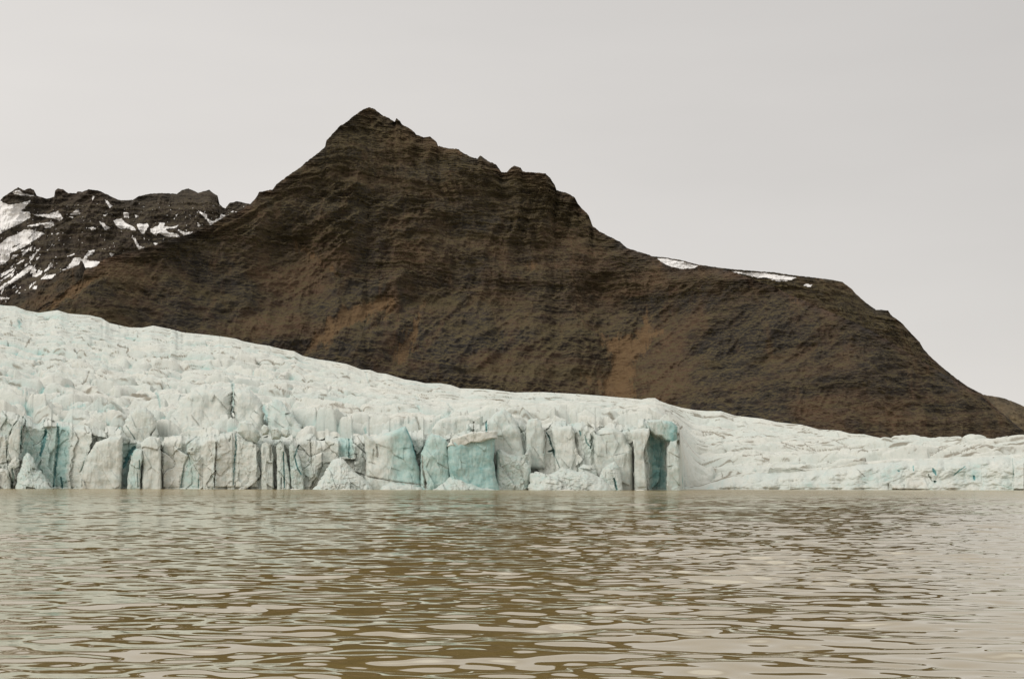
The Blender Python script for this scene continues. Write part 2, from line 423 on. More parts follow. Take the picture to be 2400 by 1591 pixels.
SC5 = 0.29586
def c5(*p): return [(x*SC5, 400+y*SC5) for x, y in p]
SNOW_L = [c5(*p) for p in [
 [(0,240),(60,270),(150,262),(250,235),(205,285),(160,320),(240,330),(240,370),(160,420),(90,450),(20,485),(0,500)],
 [(250,350),(380,345),(460,320),(480,350),(505,375),(470,400),(430,380),(330,365)],
 [(200,440),(300,420),(420,405),(430,430),(400,450),(350,455),(345,425),(280,440)],
 [(190,470),(240,465),(280,480),(200,560),(100,600),(0,660),(0,580),(60,530),(120,510)],
 [(350,490),(320,520),(180,610),(0,690),(0,655),(130,600),(230,540),(290,480)],
 [(0,700),(70,665),(80,690),(30,740),(0,745)],[(130,735),(190,700),(192,715),(140,742)],
 [(0,870),(90,810),(95,825),(0,882)],[(0,820),(110,768),(115,780),(10,842)],
 [(0,920),(120,840),(230,750),(258,755),(240,790),(130,870),(0,948)],[(0,965),(50,940),(10,970)],
 [(265,842),(330,790),(342,800),(320,825),(280,843)],[(320,860),(350,835),(430,818),(440,825),(410,855)],
 [(455,808),(530,770),(590,685),(640,690),(650,705),(700,640),(755,625),(735,660),(690,680),(690,710),(790,722),(770,765),(670,768),(650,715),(620,745),(560,770)],
 [(525,680),(590,655),(585,668),(530,685)],[(550,350),(600,315),(620,312),(640,345),(600,350)],[(545,365),(580,362),(575,377)],
 [(830,228),(860,245),(888,285),(870,297),(850,270)],[(733,200),(750,205),(737,235),(728,230)],
 [(785,402),(830,415),(840,440),(885,452),(830,468)],
 [(900,395),(965,380),(1000,420),(1060,445),(1075,475),(1040,470),(1000,455),(960,465),(920,440)],
 [(1080,425),(1170,420),(1180,440),(1140,500),(1120,495),(1100,470)],
 [(1190,460),(1250,440),(1270,412),(1305,415),(1300,450),(1330,490),(1400,500),(1430,525),(1310,520),(1250,490),(1240,517),(1200,490)],
 [(1300,445),(1390,440),(1420,428),(1390,455),(1310,460)],[(1405,465),(1470,490),(1540,483),(1460,519)],
 [(1560,313),(1640,350),(1640,375),(1680,405),(1740,375),(1750,345),(1790,355),(1740,400),(1665,432),(1650,400),(1600,350)],
 [(975,330),(1025,335),(1020,370),(985,372)],[(1063,343),(1100,360),(1075,372)],[(690,453),(740,446),(765,462),(735,472)],
 [(1045,525),(1070,535),(1105,600),(1150,608),(1100,627)],[(1208,570),(1250,576),(1235,592)],[(863,653),(905,658),(885,684)],
 [(90,170),(150,158),(180,178),(290,203),(180,197),(110,184)],[(258,937),(270,915),(297,908),(292,937)],
 [(0,1003),(75,1006),(70,1020),(0,1020)],[(1825,326),(1855,316),(1850,331)],[(1563,408),(1592,438),(1570,444)],
 [(815,357),(855,338),(832,362)],[(1388,352),(1412,343),(1395,364)],[(230,670),(252,688),(235,702)],[(283,692),(317,683),(290,707)],
 [(103,684),(150,658),(110,692)],[(168,629),(207,613),(180,637)],[(1760,285),(1800,288),(1780,300)],[(440,500),(490,485),(450,508)]]]
SC7 = 0.46492
def c7(*p): return [(1300+x*SC7, 550+y*SC7) for x, y in p]
SNOW_R = [c7((515,118),(560,121),(600,128),(650,138),(725,158),(700,170),(640,172),(560,158)), c7((880,183),(960,190),(1060,195),(1130,205),(1222,215),(1170,235),(1120,235),(1060,215),(1030,218),(930,195)),
 c7((1248,256),(1270,247),(1302,254),(1280,264))]
SC8 = 0.4649
def c8(*p): return [(600+x*SC8, 600+y*SC8) for x, y in p]
def c6(*p): return [(600+x*.3804, 220+y*.3804) for x, y in p]
SCREE = [(1.0, c8((1730,390),(1790,430),(1850,400),(1910,420),(1950,300),(1990,270),(1990,380),(2060,350),(1990,460),(1910,540),(1925,740),(1730,740),(1780,560),(1770,480))),
 (1.0, c8((560,250),(650,215),(695,260),(640,300),(560,330),(440,400),(330,480),(220,520),(330,380),(430,270))),
 (0.9, c8((690,560),(700,480),(790,340),(850,240),(815,400),(760,540))),
 (0.8, c8((1350,40),(1420,50),(1430,90),(1370,95))), (0.8, c8((190,470),(215,410),(240,480))),
 (0.9, c6((225,925),(300,960),(400,1035),(545,1150),(525,1162),(370,1055),(240,965))),
 (0.9, c5((390,1030),(560,900),(640,860),(850,850),(750,905),(620,1000),(480,1090),(300,1110))),
 (0.7, c5((940,980),(1100,975),(1200,1010),(1370,1030),(1300,1060),(1150,1020))), (0.7, c5((1000,745),(1130,760),(1100,785),(1010,775))),
 (0.8, c8((560,400),(640,310),(660,340),(600,380))), (0.6, c6((780,900),(800,770),(812,770),(830,900))),
 (0.6, c7((1080,250),(1180,300),(1300,370),(1240,370),(1120,300))), (0.5, c7((120,780),(130,700),(250,740),(240,790)))]

def mountain(name, outline, X0, X1, NC, NR, Yr, steep, mat, zbase=-20, jag=1.6, gully=1.0, strata=1.0, snow=None, scree=None, seed=0, back=600, exp=1.18, grass=1.0, spurs=0.0):
    Xc = np.linspace(X0, X1, NC)
    Yc = polyline_interp(outline, Xc)
    Yc = Yc + jag*fbm2(Xc*0.10, Xc*0+seed, 5, seed, 0.75)*2.0
    a, e = px2ae(Xc, Yc)
    Yr = np.interp(Xc, *zip(*Yr)) if isinstance(Yr, list) else np.full(NC, float(Yr))
    zr = CAM_H + e*Yr
    Wd = np.maximum((zr-zbase)*steep, 60.0)
    _k = np.ones(41)/41; Wd = np.convolve(np.pad(Wd, 20, mode='edge'), _k, mode='valid')
    nb = max(40, NR//8)
    s = np.concatenate([np.linspace(0, 1, NR), 1+np.linspace(0, 1, nb)[1:]])[:, None]
    f = np.clip(s, 0, 1); bk = np.clip(s-1, 0, 1)
    Y = Yr - Wd*(1-f) + back*bk
    prof = f**exp
    q9 = max(9, int(70/((X1-X0)/NC)))*2+1
    kq = np.exp(-np.linspace(-2.2, 2.2, q9)**2); kq /= kq.sum()
    zsm = np.convolve(np.pad(zr, q9//2, mode='edge'), kq, mode='valid')
    zz_ = zsm + (zr-zsm)*f**9
    Z = zbase + (zz_-zbase)*prof
    Z = Z - (zr-zbase)*bk**1.6
    A = np.broadcast_to(a, Y.shape)
    X = A*Y
    edge = (1-f)                                            # distance from the crest, 0 at the crest
    env = 1.0-bk**0.5
    # gullies run down the slope, warped; spurs between them stand out
    wx = X + 60*fbm2(X/260, Z/200, 3, seed+3)
    gl = fbm2(wx/150+11, Z/520+3, 5, seed+5, 0.52, True)
    gl2 = fbm2(wx/46+2, Z/150, 4, seed+9, 0.5, True)
    big = fbm2(X/420, Z/330, 3, seed+14)
    D = (gl*26 + gl2*9 + big*70)*gully
    # level rock beds: treads and risers
    zz = Z + 13*fbm2(X/300, Z/200, 3, seed+21) + X*0.05
    ph = zz/24.0 + 0.6*fbm2(X/90, Z/40, 2, seed+25)
    tr = (ph-np.floor(ph)); cell = np.floor(ph).astype(int)
    st = (RND[(cell*37+seed) & 4095, 0]-0.5)*10 + (tr**2.2)*9
    ph2 = zz/8.3+0.8*fbm2(X/40, Z/20, 2, seed+31); tr2 = ph2-np.floor(ph2)
    st = st + tr2**2*3.4*sstep(-0.3, 0.4, fbm2(X/120, Z/60, 3, seed+36))
    st = st*(1+1.1*sstep(.35, .6, Z/zr.max()))
    D = D + st*strata*sstep(-0.30, 0.35, fbm2(X/300+5, Z/140, 3, seed+41)+0.25*sstep(.35,.8,Z/zr.max()))
    # oblique spurs and chutes
    dg = fbm2((X+0.9*Z)/130+3, (Z-0.5*X)/420, 4, seed+44, .55, True); dh = fbm2((X-1.1*Z)/120+8, (Z+0.5*X)/460, 4, seed+46, .55, True)
    mk_ = sstep(-.2, .2, fbm2(X/380, Z/300, 2, seed+48))
    D = D + 24*gully*(dg*mk_ + dh*(1-mk_))
    fn = fbm3(X/22, Y/22, Z/11, 5, seed+50, 0.6)
    fr = fbm3(X/60, Y/60, Z/26, 4, seed+57, 0.55, True)
    crag = sstep(.30, .55, Z/zr.max() + .12*fbm2(X/200, Z/200, 3, seed+70))
    l3 = zz/5.1 + 0.5*fbm2(X/70, Z/30, 3, seed+71); D = D + ((l3-np.floor(l3))**1.5)*2.6*(.4+crag)
    D = D + fn*5 + fr*6 + 2.2*fbm3(X/7, Y/9, Z/3.2, 4, seed+72, .62)
    PX, PY = ae2px(A, (Z-CAM_H)/Y)
    sm = np.zeros(Y.shape)
    if scree:
        wxx = PX + 26*fbm2(PX/26, PY/40, 5, 91, .65); wyy = PY + 22*fbm2(PX/26+9, PY/26, 5, 92, .65)
        for v, P in scree:
            B = in_box(wxx, wyy, P, 30)
            if B.any():
                sd_ = poly_sd(wxx[B], wyy[B], P)
                sm[B] = np.maximum(sm[B], v*sstep(-16, 18, sd_))
        D = D*(1-0.30*sm)
    E0 = (Z-CAM_H)/Y; near = 1-sstep(0.0, 0.13, edge)      # relief near the crest leaves the skyline where it is
    Y = Y - D*env
    Z = Z*(1-near) + (CAM_H + E0*Y)*near
    # ridge crest keeps a little of the relief, sinking it slightly behind
    Z = Z + (1-near)*(fn*4 + fr*3)
    X = A*Y
    sn = np.zeros(Y.shape)
    if snow:
        PX, PY = ae2px(A, (Z-CAM_H)/Y)
        wxx = PX + 3.2*fbm2(PX/6, PY/6, 4, 95, 0.65); wyy = PY + 2.6*fbm2(PX/6+9, PY/6, 4, 96, 0.65)
        for P in snow:
            B = in_box(wxx, wyy, P, 6)
            if B.any():
                sn[B] = np.maximum(sn[B], sstep(-1.6, 1.2, poly_sd(wxx[B], wyy[B], P)))
    if snow is SNOW_L:
        u = PX*.80+PY*.60; v_ = -PX*.60+PY*.80                # drifts lie down the fall line
        st2 = fbm2(u/11+3, v_/34, 4, 98, .6)
        sn = np.maximum(sn, sstep(.16, .30, st2)*sstep(190, 60, PX)*sstep(500, 560, PY))
        sp2 = fbm2(PX/9, PY/5, 4, 99, .6)
        sn = np.maximum(sn, sstep(.36, .46, sp2)*sstep(455, 490, PY))
    V = np.stack([X, Y, Z], -1)
    # grass holds on gentler ledges and high slopes
    dZ = np.gradient(Z, axis=0); dY = np.gradient(Y, axis=0)
    slope = np.arctan2(dZ, np.abs(dY)+1e-3)
    gr = sstep(1.15, 0.45, slope)*0.8*sstep(0, .06, edge) + 0.35*sstep(0.35, 0.9, Z/max(zr.max(), 1))
    gr = np.clip(gr, 0, 1)*grass
    return grid_mesh(name, V, mat, dict(scree=sm, grass=gr, snow=sn))

o = mountain('mountain', MAIN, -250, 2640, 2100, 700, [(-250,1900),(200,2050),(600,2350),(865,2650),(1300,2550),(1600,2250),(2000,1950),(2400,1750),(2640,1700)],
             1.18, M_ROCK, jag=1.5, seed=3, snow=None, scree=SCREE)
tag(o, kind='structure')
o = mountain('plateau_hill', BACK, 1385, 2475, 700, 260, 2950, 1.5, M_ROCK, jag=1.0, seed=60, gully=0.6, strata=1.0, snow=SNOW_R)
tag(o, kind='structure')
o = mountain('far_hill', HILL, 2205, 2690, 250, 120, 3600, 1.8, M_PALE, jag=0.8, seed=80, gully=0.5, strata=0.4, grass=0.35)
tag(o, kind='structure')
o = mountain('snowy_ridge', LEFTR, -250, 890, 1000, 420, 4400, 1.15, M_FAR, jag=1.2, seed=110, gully=0.9, strata=1.1, snow=SNOW_L, exp=1.35)
tag(o, kind='structure')
o = mountain('foothill', FOOT, -250, 395, 420, 160, 2900, 1.2, M_ROCK, jag=1.6, seed=140, gully=0.6, strata=0.8, grass=0.5)
tag(o, kind='structure')
print('mountains', round(time.time()-T0, 1))

# ------------------------------------------------------------------ glacier
SKYL = [(-260,690),(-120,700),(0,716),(26,717.6),(53,728),(82,733),(126,727),(152,735),(202,739),(229,745),(249,757),(276,763),(296,767.5),(326,768),(352,763),
(396,772),(422,779),(484,785),(522,789.5),(549,794),(566,800),(600,806.6),(625,810),(656,818),(686,823),(706,834),(742,842),(772,846),
(810,853),(846,866),(866,867),(884,874),(904,876),(947,889),(975,893),(996,898),(1031,898),(1056,902),(1078,910),(1120,911),(1156,913.5),
(1206,920),(1272,919),(1354,923.6),(1404,927),(1503,936),(1518,933),(1536,932.5),(1546,939.6),(1567,947),(1597,955),(1632,961),(1658,963),
(1691,963),(1723,973.5),(1787,981),(1823,989),(1880,995),(1922,1006),(1968,1009),(1993,1016),(2032,1019),(2064,1027),(2103,1028.5),(2128,1026),
(2181,1028.5),(2234,1026),(2270,1028),(2313,1034),(2359,1032),(2400,1028),(2520,1020),(2700,1015)]
RIM = [(-260,960),(0,955),(30,962),(60,975),(85,990),(120,975),(145,982),(200,988),(230,1003),(285,1000),(300,1012),(330,1022),(355,1018),(376,1018),(390,1016),
(430,1012),(470,1014),(500,1010),(515,1010),(545,1004),(556,1010),(595,1018),(620,1024),(660,1024),(700,1022),(724,1018),(760,1020),(795,1020),(830,1022),(850,1020),
(900,1008),(950,1003),(985,1006),(1040,1018),(1100,990),(1135,985),(1143,978),(1200,975),(1230,990),(1270,992),(1345,985),(1380,990),(1440,988),(1500,985),(1540,985),
(1585,992),(1592,1000),(1602,1141),(1640,1138),(1700,1118),(1750,1106),(1850,1100),(1950,1092),(2000,1082),(2100,1072),(2200,1070),(2260,1066),
(2330,1063),(2400,1060),(2700,1050)]
# cracks in the ice front: polyline (photo px), half width px, depth m, blue, dirt
CR = [([(377,1034),(379,1060),(378,1100),(380,1142)],3.4,3.0,.2,1.0), ([(506,1036),(507,1060),(504,1090),(503,1142)],3.4,3.0,.2,1.0),
 ([(553,1014),(553,1050),(549,1090),(547,1135)],2.6,2.5,.8,.25), ([(541,1020),(538,1034)],4,1.5,.2,.8), ([(634,1046),(634,1078)],4.2,3,.2,1.0),
 ([(664,1060),(667,1142)],2.4,2.5,.85,.1), ([(659,1120),(659,1144)],2.6,2.5,.3,1.), ([(727,1026),(729,1060),(730,1095)],3.0,2.2,.2,.9),
 ([(757,1085),(745,1118)],2.4,2,.3,.8), ([(818,1024),(818,1072)],3.2,3,.8,.4), ([(440,1064),(446,1078)],2,1.2,.3,.6), ([(452,1085),(468,1112),(476,1118)],1.6,1,.3,.7),
 ([(431,1090),(424,1143)],2.6,1.6,.5,.3), ([(465,1110),(466,1143)],2.6,2,.6,.4), ([(610,1112),(612,1116)],3,2,.2,1.), ([(20,1040),(17,1060),(19,1090)],3.2,3,.3,.8),
 ([(48,950),(42,985),(22,1018)],5,3,.25,.7), ([(50,1000),(48,1060)],3,2.4,.6,.4), ([(108,1004),(104,1035),(94,1066)],9,2.5,.9,.05), ([(134,990),(138,1030),(132,1080),(126,1140)],5,1.5,.8,.1),
 ([(143,1118),(146,1143)],4,3,.9,.5), ([(204,1060),(192,1100),(186,1108)],2.2,1.5,.35,.5), ([(191,1115),(192,1140)],1.8,1.2,.2,.7), ([(198,996),(203,1012)],3.6,2,.1,.9), ([(28,1100),(30,1120),(28,1143)],5,4,.5,.9),
 ([(282,985),(281,1003)],3,2,.7,.2), ([(316,1046),(300,1070),(289,1095)],9,3,.9,.0), ([(296,1000),(320,1036)],2,1.4,.4,.2), ([(327,1080),(326,1098)],2.2,1.5,.6,.2), ([(322,1110),(323,1142)],1.6,1.2,.5,.2),
 ([(356,1013),(352,1022),(364,1002)],2.4,2,.2,1.), ([(389,1004),(387,1018)],3,2.5,.8,.2), ([(700,1042),(690,1070),(697,1096),(706,1112)],2.8,2.2,.8,.1), ([(837,1018),(853,1045)],2.2,1.6,.1,1.),
 ([(1211,985),(1215,998),(1224,1014),(1229,1034)],2.2,2.,.4,.7), ([(1280,1012),(1288,1026),(1293,1045),(1297,1054)],3.2,3.5,.85,.9), ([(1284,1058),(1297,1054),(1299,1068)],4,4,.9,.9),
 ([(1299,1066),(1312,1096)],1.8,1.2,.4,.5), ([(1275,1008),(1280,1030),(1273,1062)],2.4,1.2,.1,.9), ([(1343,1015),(1352,1040)],2.6,1.2,.1,.8), ([(1358,1008),(1361,1020)],3.2,1.8,.8,.1),
 ([(1372,1018),(1374,1035),(1386,1050)],2.6,2,.7,.5), ([(1385,1015),(1388,1034),(1384,1050)],2.8,2.4,.5,.9), ([(1423,1036),(1422,1064)],1.6,.6,.1,.6), ([(1423,1037),(1439,1038)],1.4,.4,.1,.5),
 ([(1440,1068),(1482,1058)],1.,.5,.2,.4), ([(1483,1050),(1485,1080),(1487,1144)],3.0,2,.2,.85), ([(1472,1006),(1476,1010)],3.2,2,.3,1.), ([(1356,1080),(1358,1094)],2.,1.4,.4,.7),
 ([(990,1070),(991,1100),(998,1134)],3.4,2.2,.3,.9), ([(953,1008),(966,1040),(974,1068)],2.4,2.4,.85,.1), ([(850,1068),(858,1082),(857,1112)],2.4,1.6,.1,.95), ([(818,1066),(840,1063)],1.8,1.2,.1,.9),
 ([(825,1103),(868,1118),(930,1129),(990,1136)],2.2,1.3,.1,.95), ([(858,1082),(880,1088)],1.4,1,.1,.8), ([(883,1048),(885,1070)],3.4,1.,.1,.8), ([(876,1055),(876,1066)],2,1.,.1,.7), ([(995,1130),(998,1144)],4.5,2,.2,1.),
 ([(1440,1122),(1446,1146)],4,3,.8,.8), ([(1600,1100),(1600,1144)],2.,1.5,.8,.3),
 ([(1140,985),(1140,1010)],4.2,4,.9,.5), ([(1110,991),(1110,1015)],3.2,3,.2,1.), ([(1110,989),(1095,985)],1.,.4,.1,.4),
 # right-hand bay
 ([(2176,1112),(2184,1126)],4,2.,.4,1.), ([(2191,1127),(2191,1128)],7.5,4,.9,.9), ([(2186,1098),(2194,1112)],5,2,.95,.2), ([(2008,1097),(2026,1116)],1.8,1.2,.1,.9), ([(2081,1133),(2083,1146)],2.2,1.5,.2,.9),
 ([(2236,1112),(2262,1092)],3,1.4,.7,.2), ([(2283,1114),(2284,1124)],5,2,.95,.3), ([(2372,1070),(2376,1100),(2374,1126)],2.4,1.5,.4,.6), ([(2310,1058),(2330,1066),(2327,1070)],3,1.5,.1,1.),
 ([(2366,1064),(2400,1063)],2.,1.4,.5,.5), ([(2105,1102),(2108,1103)],4,1.4,.9,.2), ([(2140,1090),(2141,1102)],3,1.2,.8,.1)]
# facets of the front: polygon px, depth offset m (positive = set back), blue, dirt
FC = [([(0,1019),(14,1022),(16,1082),(0,1086)],-1.6,.05,.05), ([(15,1060),(22,1030),(46,985),(48,1000),(46,1075),(18,1078)],-.8,.06,.25),
 ([(48,1070),(78,1005),(112,1000),(140,998),(125,1142),(93,1105),(60,1062)],1.4,.42,0), ([(123,1142),(134,990),(158,994),(166,1000),(158,1142)],3.2,.55,0), ([(48,1080),(60,1010),(72,1010),(60,1060)],1.0,.55,0),
 ([(158,1140),(166,994),(196,1000),(208,1030),(196,1090),(182,1142)],-.4,.12,.12), ([(288,1040),(321,1038),(318,1050),(300,1080),(327,1098),(325,1142),(284,1142)],2.2,.50,0),
 ([(384,1022),(427,1018),(424,1142),(382,1142)],-1.0,.05,.05), ([(421,1143),(431,1090),(444,1060),(462,1090),(468,1143)],.8,.36,.1), ([(470,1022),(503,1016),(500,1140),(468,1142)],-.6,.08,.08),
 ([(510,1016),(545,1012),(545,1140),(506,1142)],-1.0,.06,.12), ([(557,1022),(592,1026),(605,1142),(552,1142)],-1.2,.10,.06), ([(600,1036),(634,1040),(640,1142),(606,1142)],0.6,.22,.12),
 ([(640,1045),(662,1052),(664,1142),(636,1142)],.5,.12,.1), ([(668,1050),(690,1060),(700,1142),(670,1142)],.2,.18,.05), ([(732,1030),(795,1030),(792,1080),(760,1085),(735,1140)],-.6,.10,.12),
 ([(793,1019),(829,1019),(829,1073),(795,1070)],3.5,.5,.1), ([(1518,1008),(1530,1016),(1546,1030),(1562,1034),(1560,1080),(1566,1120),(1562,1148),(1536,1148),(1522,1148),(1524,1090),(1516,1050)],5.5,.66,.05),
 ([(2010,1125),(2030,1100),(2060,1108),(2090,1082),(2120,1090),(2110,1120),(2060,1140)],.3,.26,.0), ([(1850,1136),(1900,1126),(1960,1134),(2010,1128),(2080,1142),(1850,1146)],.3,.22,.1), ([(2125,1120),(2165,1118),(2180,1146),(2120,1146)],-.6,.05,.35),
 ([(2378,1090),(2400,1085),(2400,1146),(2376,1146)],-1.5,.12,.0), ([(2270,1080),(2300,1085),(2300,1130),(2275,1130)],.5,.32,.0), ([(2090,1134),(2118,1134),(2120,1146),(2090,1146)],-1.,.02,.0)]
# dirty lines and blue slots on the upper surface (photo px): polyline, half width px, blue, dirt
UP = [([(25,752),(28,764)],2.5,.1,.8),([(44,752),(47,768)],3.2,.9,.1),([(59,812),(72,793)],3.,.1,1.),([(190,788),(215,815),(238,821)],1.8,.15,.9),([(276,808),(300,816),(298,826)],2.2,.1,1.),
 ([(300,832),(318,844)],2.,.1,1.),([(375,835),(395,838)],2.4,.1,1.),([(346,843),(352,846)],2.4,.3,.8),([(198,829),(205,833)],3.,.1,1.),([(112,862),(126,856)],3.,.1,1.),([(210,868),(200,892),(194,900)],2.4,.2,.9),
 ([(225,872),(250,886)],2.,.1,.9),([(170,898),(178,903)],1.6,.1,1.),([(240,870),(250,874)],2.6,.1,.9),([(410,798),(412,808)],1.6,.1,.6),([(545,812),(565,816)],2.2,.1,.8),([(545,900),(546,965)],3.,.85,.6),
 ([(368,920),(376,950)],2.4,.8,.4),([(425,925),(418,940)],1.6,.5,.4),([(135,928),(152,918)],1.6,.7,.6),([(40,905),(65,925)],2.2,.7,.1),([(150,960),(200,948)],1.6,.8,.1),([(230,965),(270,955)],1.8,.8,.1),
 ([(618,955),(625,975),(634,998)],6.,.9,.1),([(610,970),(618,990)],4.,.7,.1),([(645,905),(664,912),(664,925)],3.,.1,1.),([(664,912),(684,924),(698,936),(716,938)],1.7,.1,.9),([(660,855),(668,848)],2.2,.1,.8),([(686,863),(690,858)],2.4,.1,.7),
 ([(795,913),(803,918)],2.8,.1,1.),([(748,930),(758,934)],2.6,.1,.8),([(782,943),(800,948),(806,946)],2.8,.1,.8),([(790,927),(808,932)],1.,.1,.8),([(660,946),(674,948)],1.6,.1,.9),([(740,955),(760,950),(780,956)],3.2,.1,.55),
 ([(820,962),(830,957)],2.6,.3,.5),([(850,961),(880,965)],1.8,.1,.9),([(895,960),(905,963),(914,958)],2.6,.1,.8),([(934,954),(938,958)],2.4,.1,1.),([(1003,917),(1012,914)],2.2,.1,.9),([(928,930),(934,930)],2.6,.1,.6),
 ([(855,868),(862,890),(866,902)],1.2,.5,.3),([(785,900),(792,895)],1.4,.1,.6),([(975,930),(982,940)],1.4,.6,.1),([(1050,945),(1062,962)],2.,.5,.5),([(980,950),(984,960)],4.,.6,.0),([(975,975),(985,1000),(988,1004)],3.,.5,.8),
 ([(940,990),(975,985)],4.5,.55,.2),([(1005,1010),(1030,985),(1050,968)],6.,.55,.1),([(900,1015),(925,1000),(945,990)],4.,.5,.0),([(855,1002),(858,1020)],3.,.85,.1),
 ([(1262,962),(1264,964)],2.6,.1,.8),([(1325,936),(1345,938)],1.4,.1,.5),([(1185,948),(1195,938)],1.2,.1,.4),([(1560,962),(1585,964)],1.8,.1,.7),([(1595,1004),(1598,998)],3.,.1,1.),
 ([(1646,1010),(1650,1020)],2.,.1,.8),([(1645,1010),(1670,1012),(1690,1020),(1698,1026)],3.,.1,.9),([(1655,1010),(1657,1018)],2.,.1,.8),([(1742,1066),(1770,1066),(1786,1063)],1.7,.1,1.),([(1786,1063),(1790,1075),(1802,1078)],1.6,.1,1.),
 ([(1775,1087),(1800,1084)],1.2,.1,.7),([(1832,1035),(1865,1047),(1900,1055),(1950,1052),(1970,1051)],2.4,.1,.9),([(1835,1042),(1860,1052),(1880,1056)],1.6,.1,.8),([(1888,1040),(1910,1055)],2.2,.1,.9),([(1900,1037),(1918,1034)],1.6,.1,.8),([(1955,1030),(1985,1045),(1995,1052)],2.4,.1,.7),
 ([(2012,1057),(2022,1053),(2034,1057)],2.6,.1,1.),([(2045,1054),(2060,1054)],1.8,.1,.8),([(1873,1073),(1873,1085)],1.5,.1,.9),([(1880,1085),(1905,1095),(1960,1080)],1.2,.1,.6),([(1600,1047),(1630,1040),(1700,1042)],1.,.1,.5),
 ([(1880,1010),(1905,1014)],2.,.1,.8),([(1768,1025),(1776,1018)],1.4,.1,.6),([(1730,1033),(1742,1042)],2.,.1,.6),([(2130,1060),(2150,1050)],2.2,.1,.7),([(2180,1066),(2200,1055),(2215,1048)],2.6,.1,.8),
 ([(2215,1066),(2250,1060),(2280,1046),(2300,1040)],3.,.15,1.),([(2262,1052),(2285,1046)],4.,.1,.8),([(1614,1115),(1590,1112)],1.5,.2,.6),([(1690,1105),(1694,1117)],2.,.1,.8),([(1685,1145),(1692,1135)],3.,.1,1.),
 ([(1835,1110),(1855,1135),(1848,1128)],1.5,.1,.8),([(1862,1110),(1838,1138)],1.5,.1,.8),([(1905,1105),(1885,1138)],2.,.5,.4),([(1770,1100),(1774,1110)],1.8,.5,.4),([(1940,1080),(1948,1082)],2.,.1,.8)]

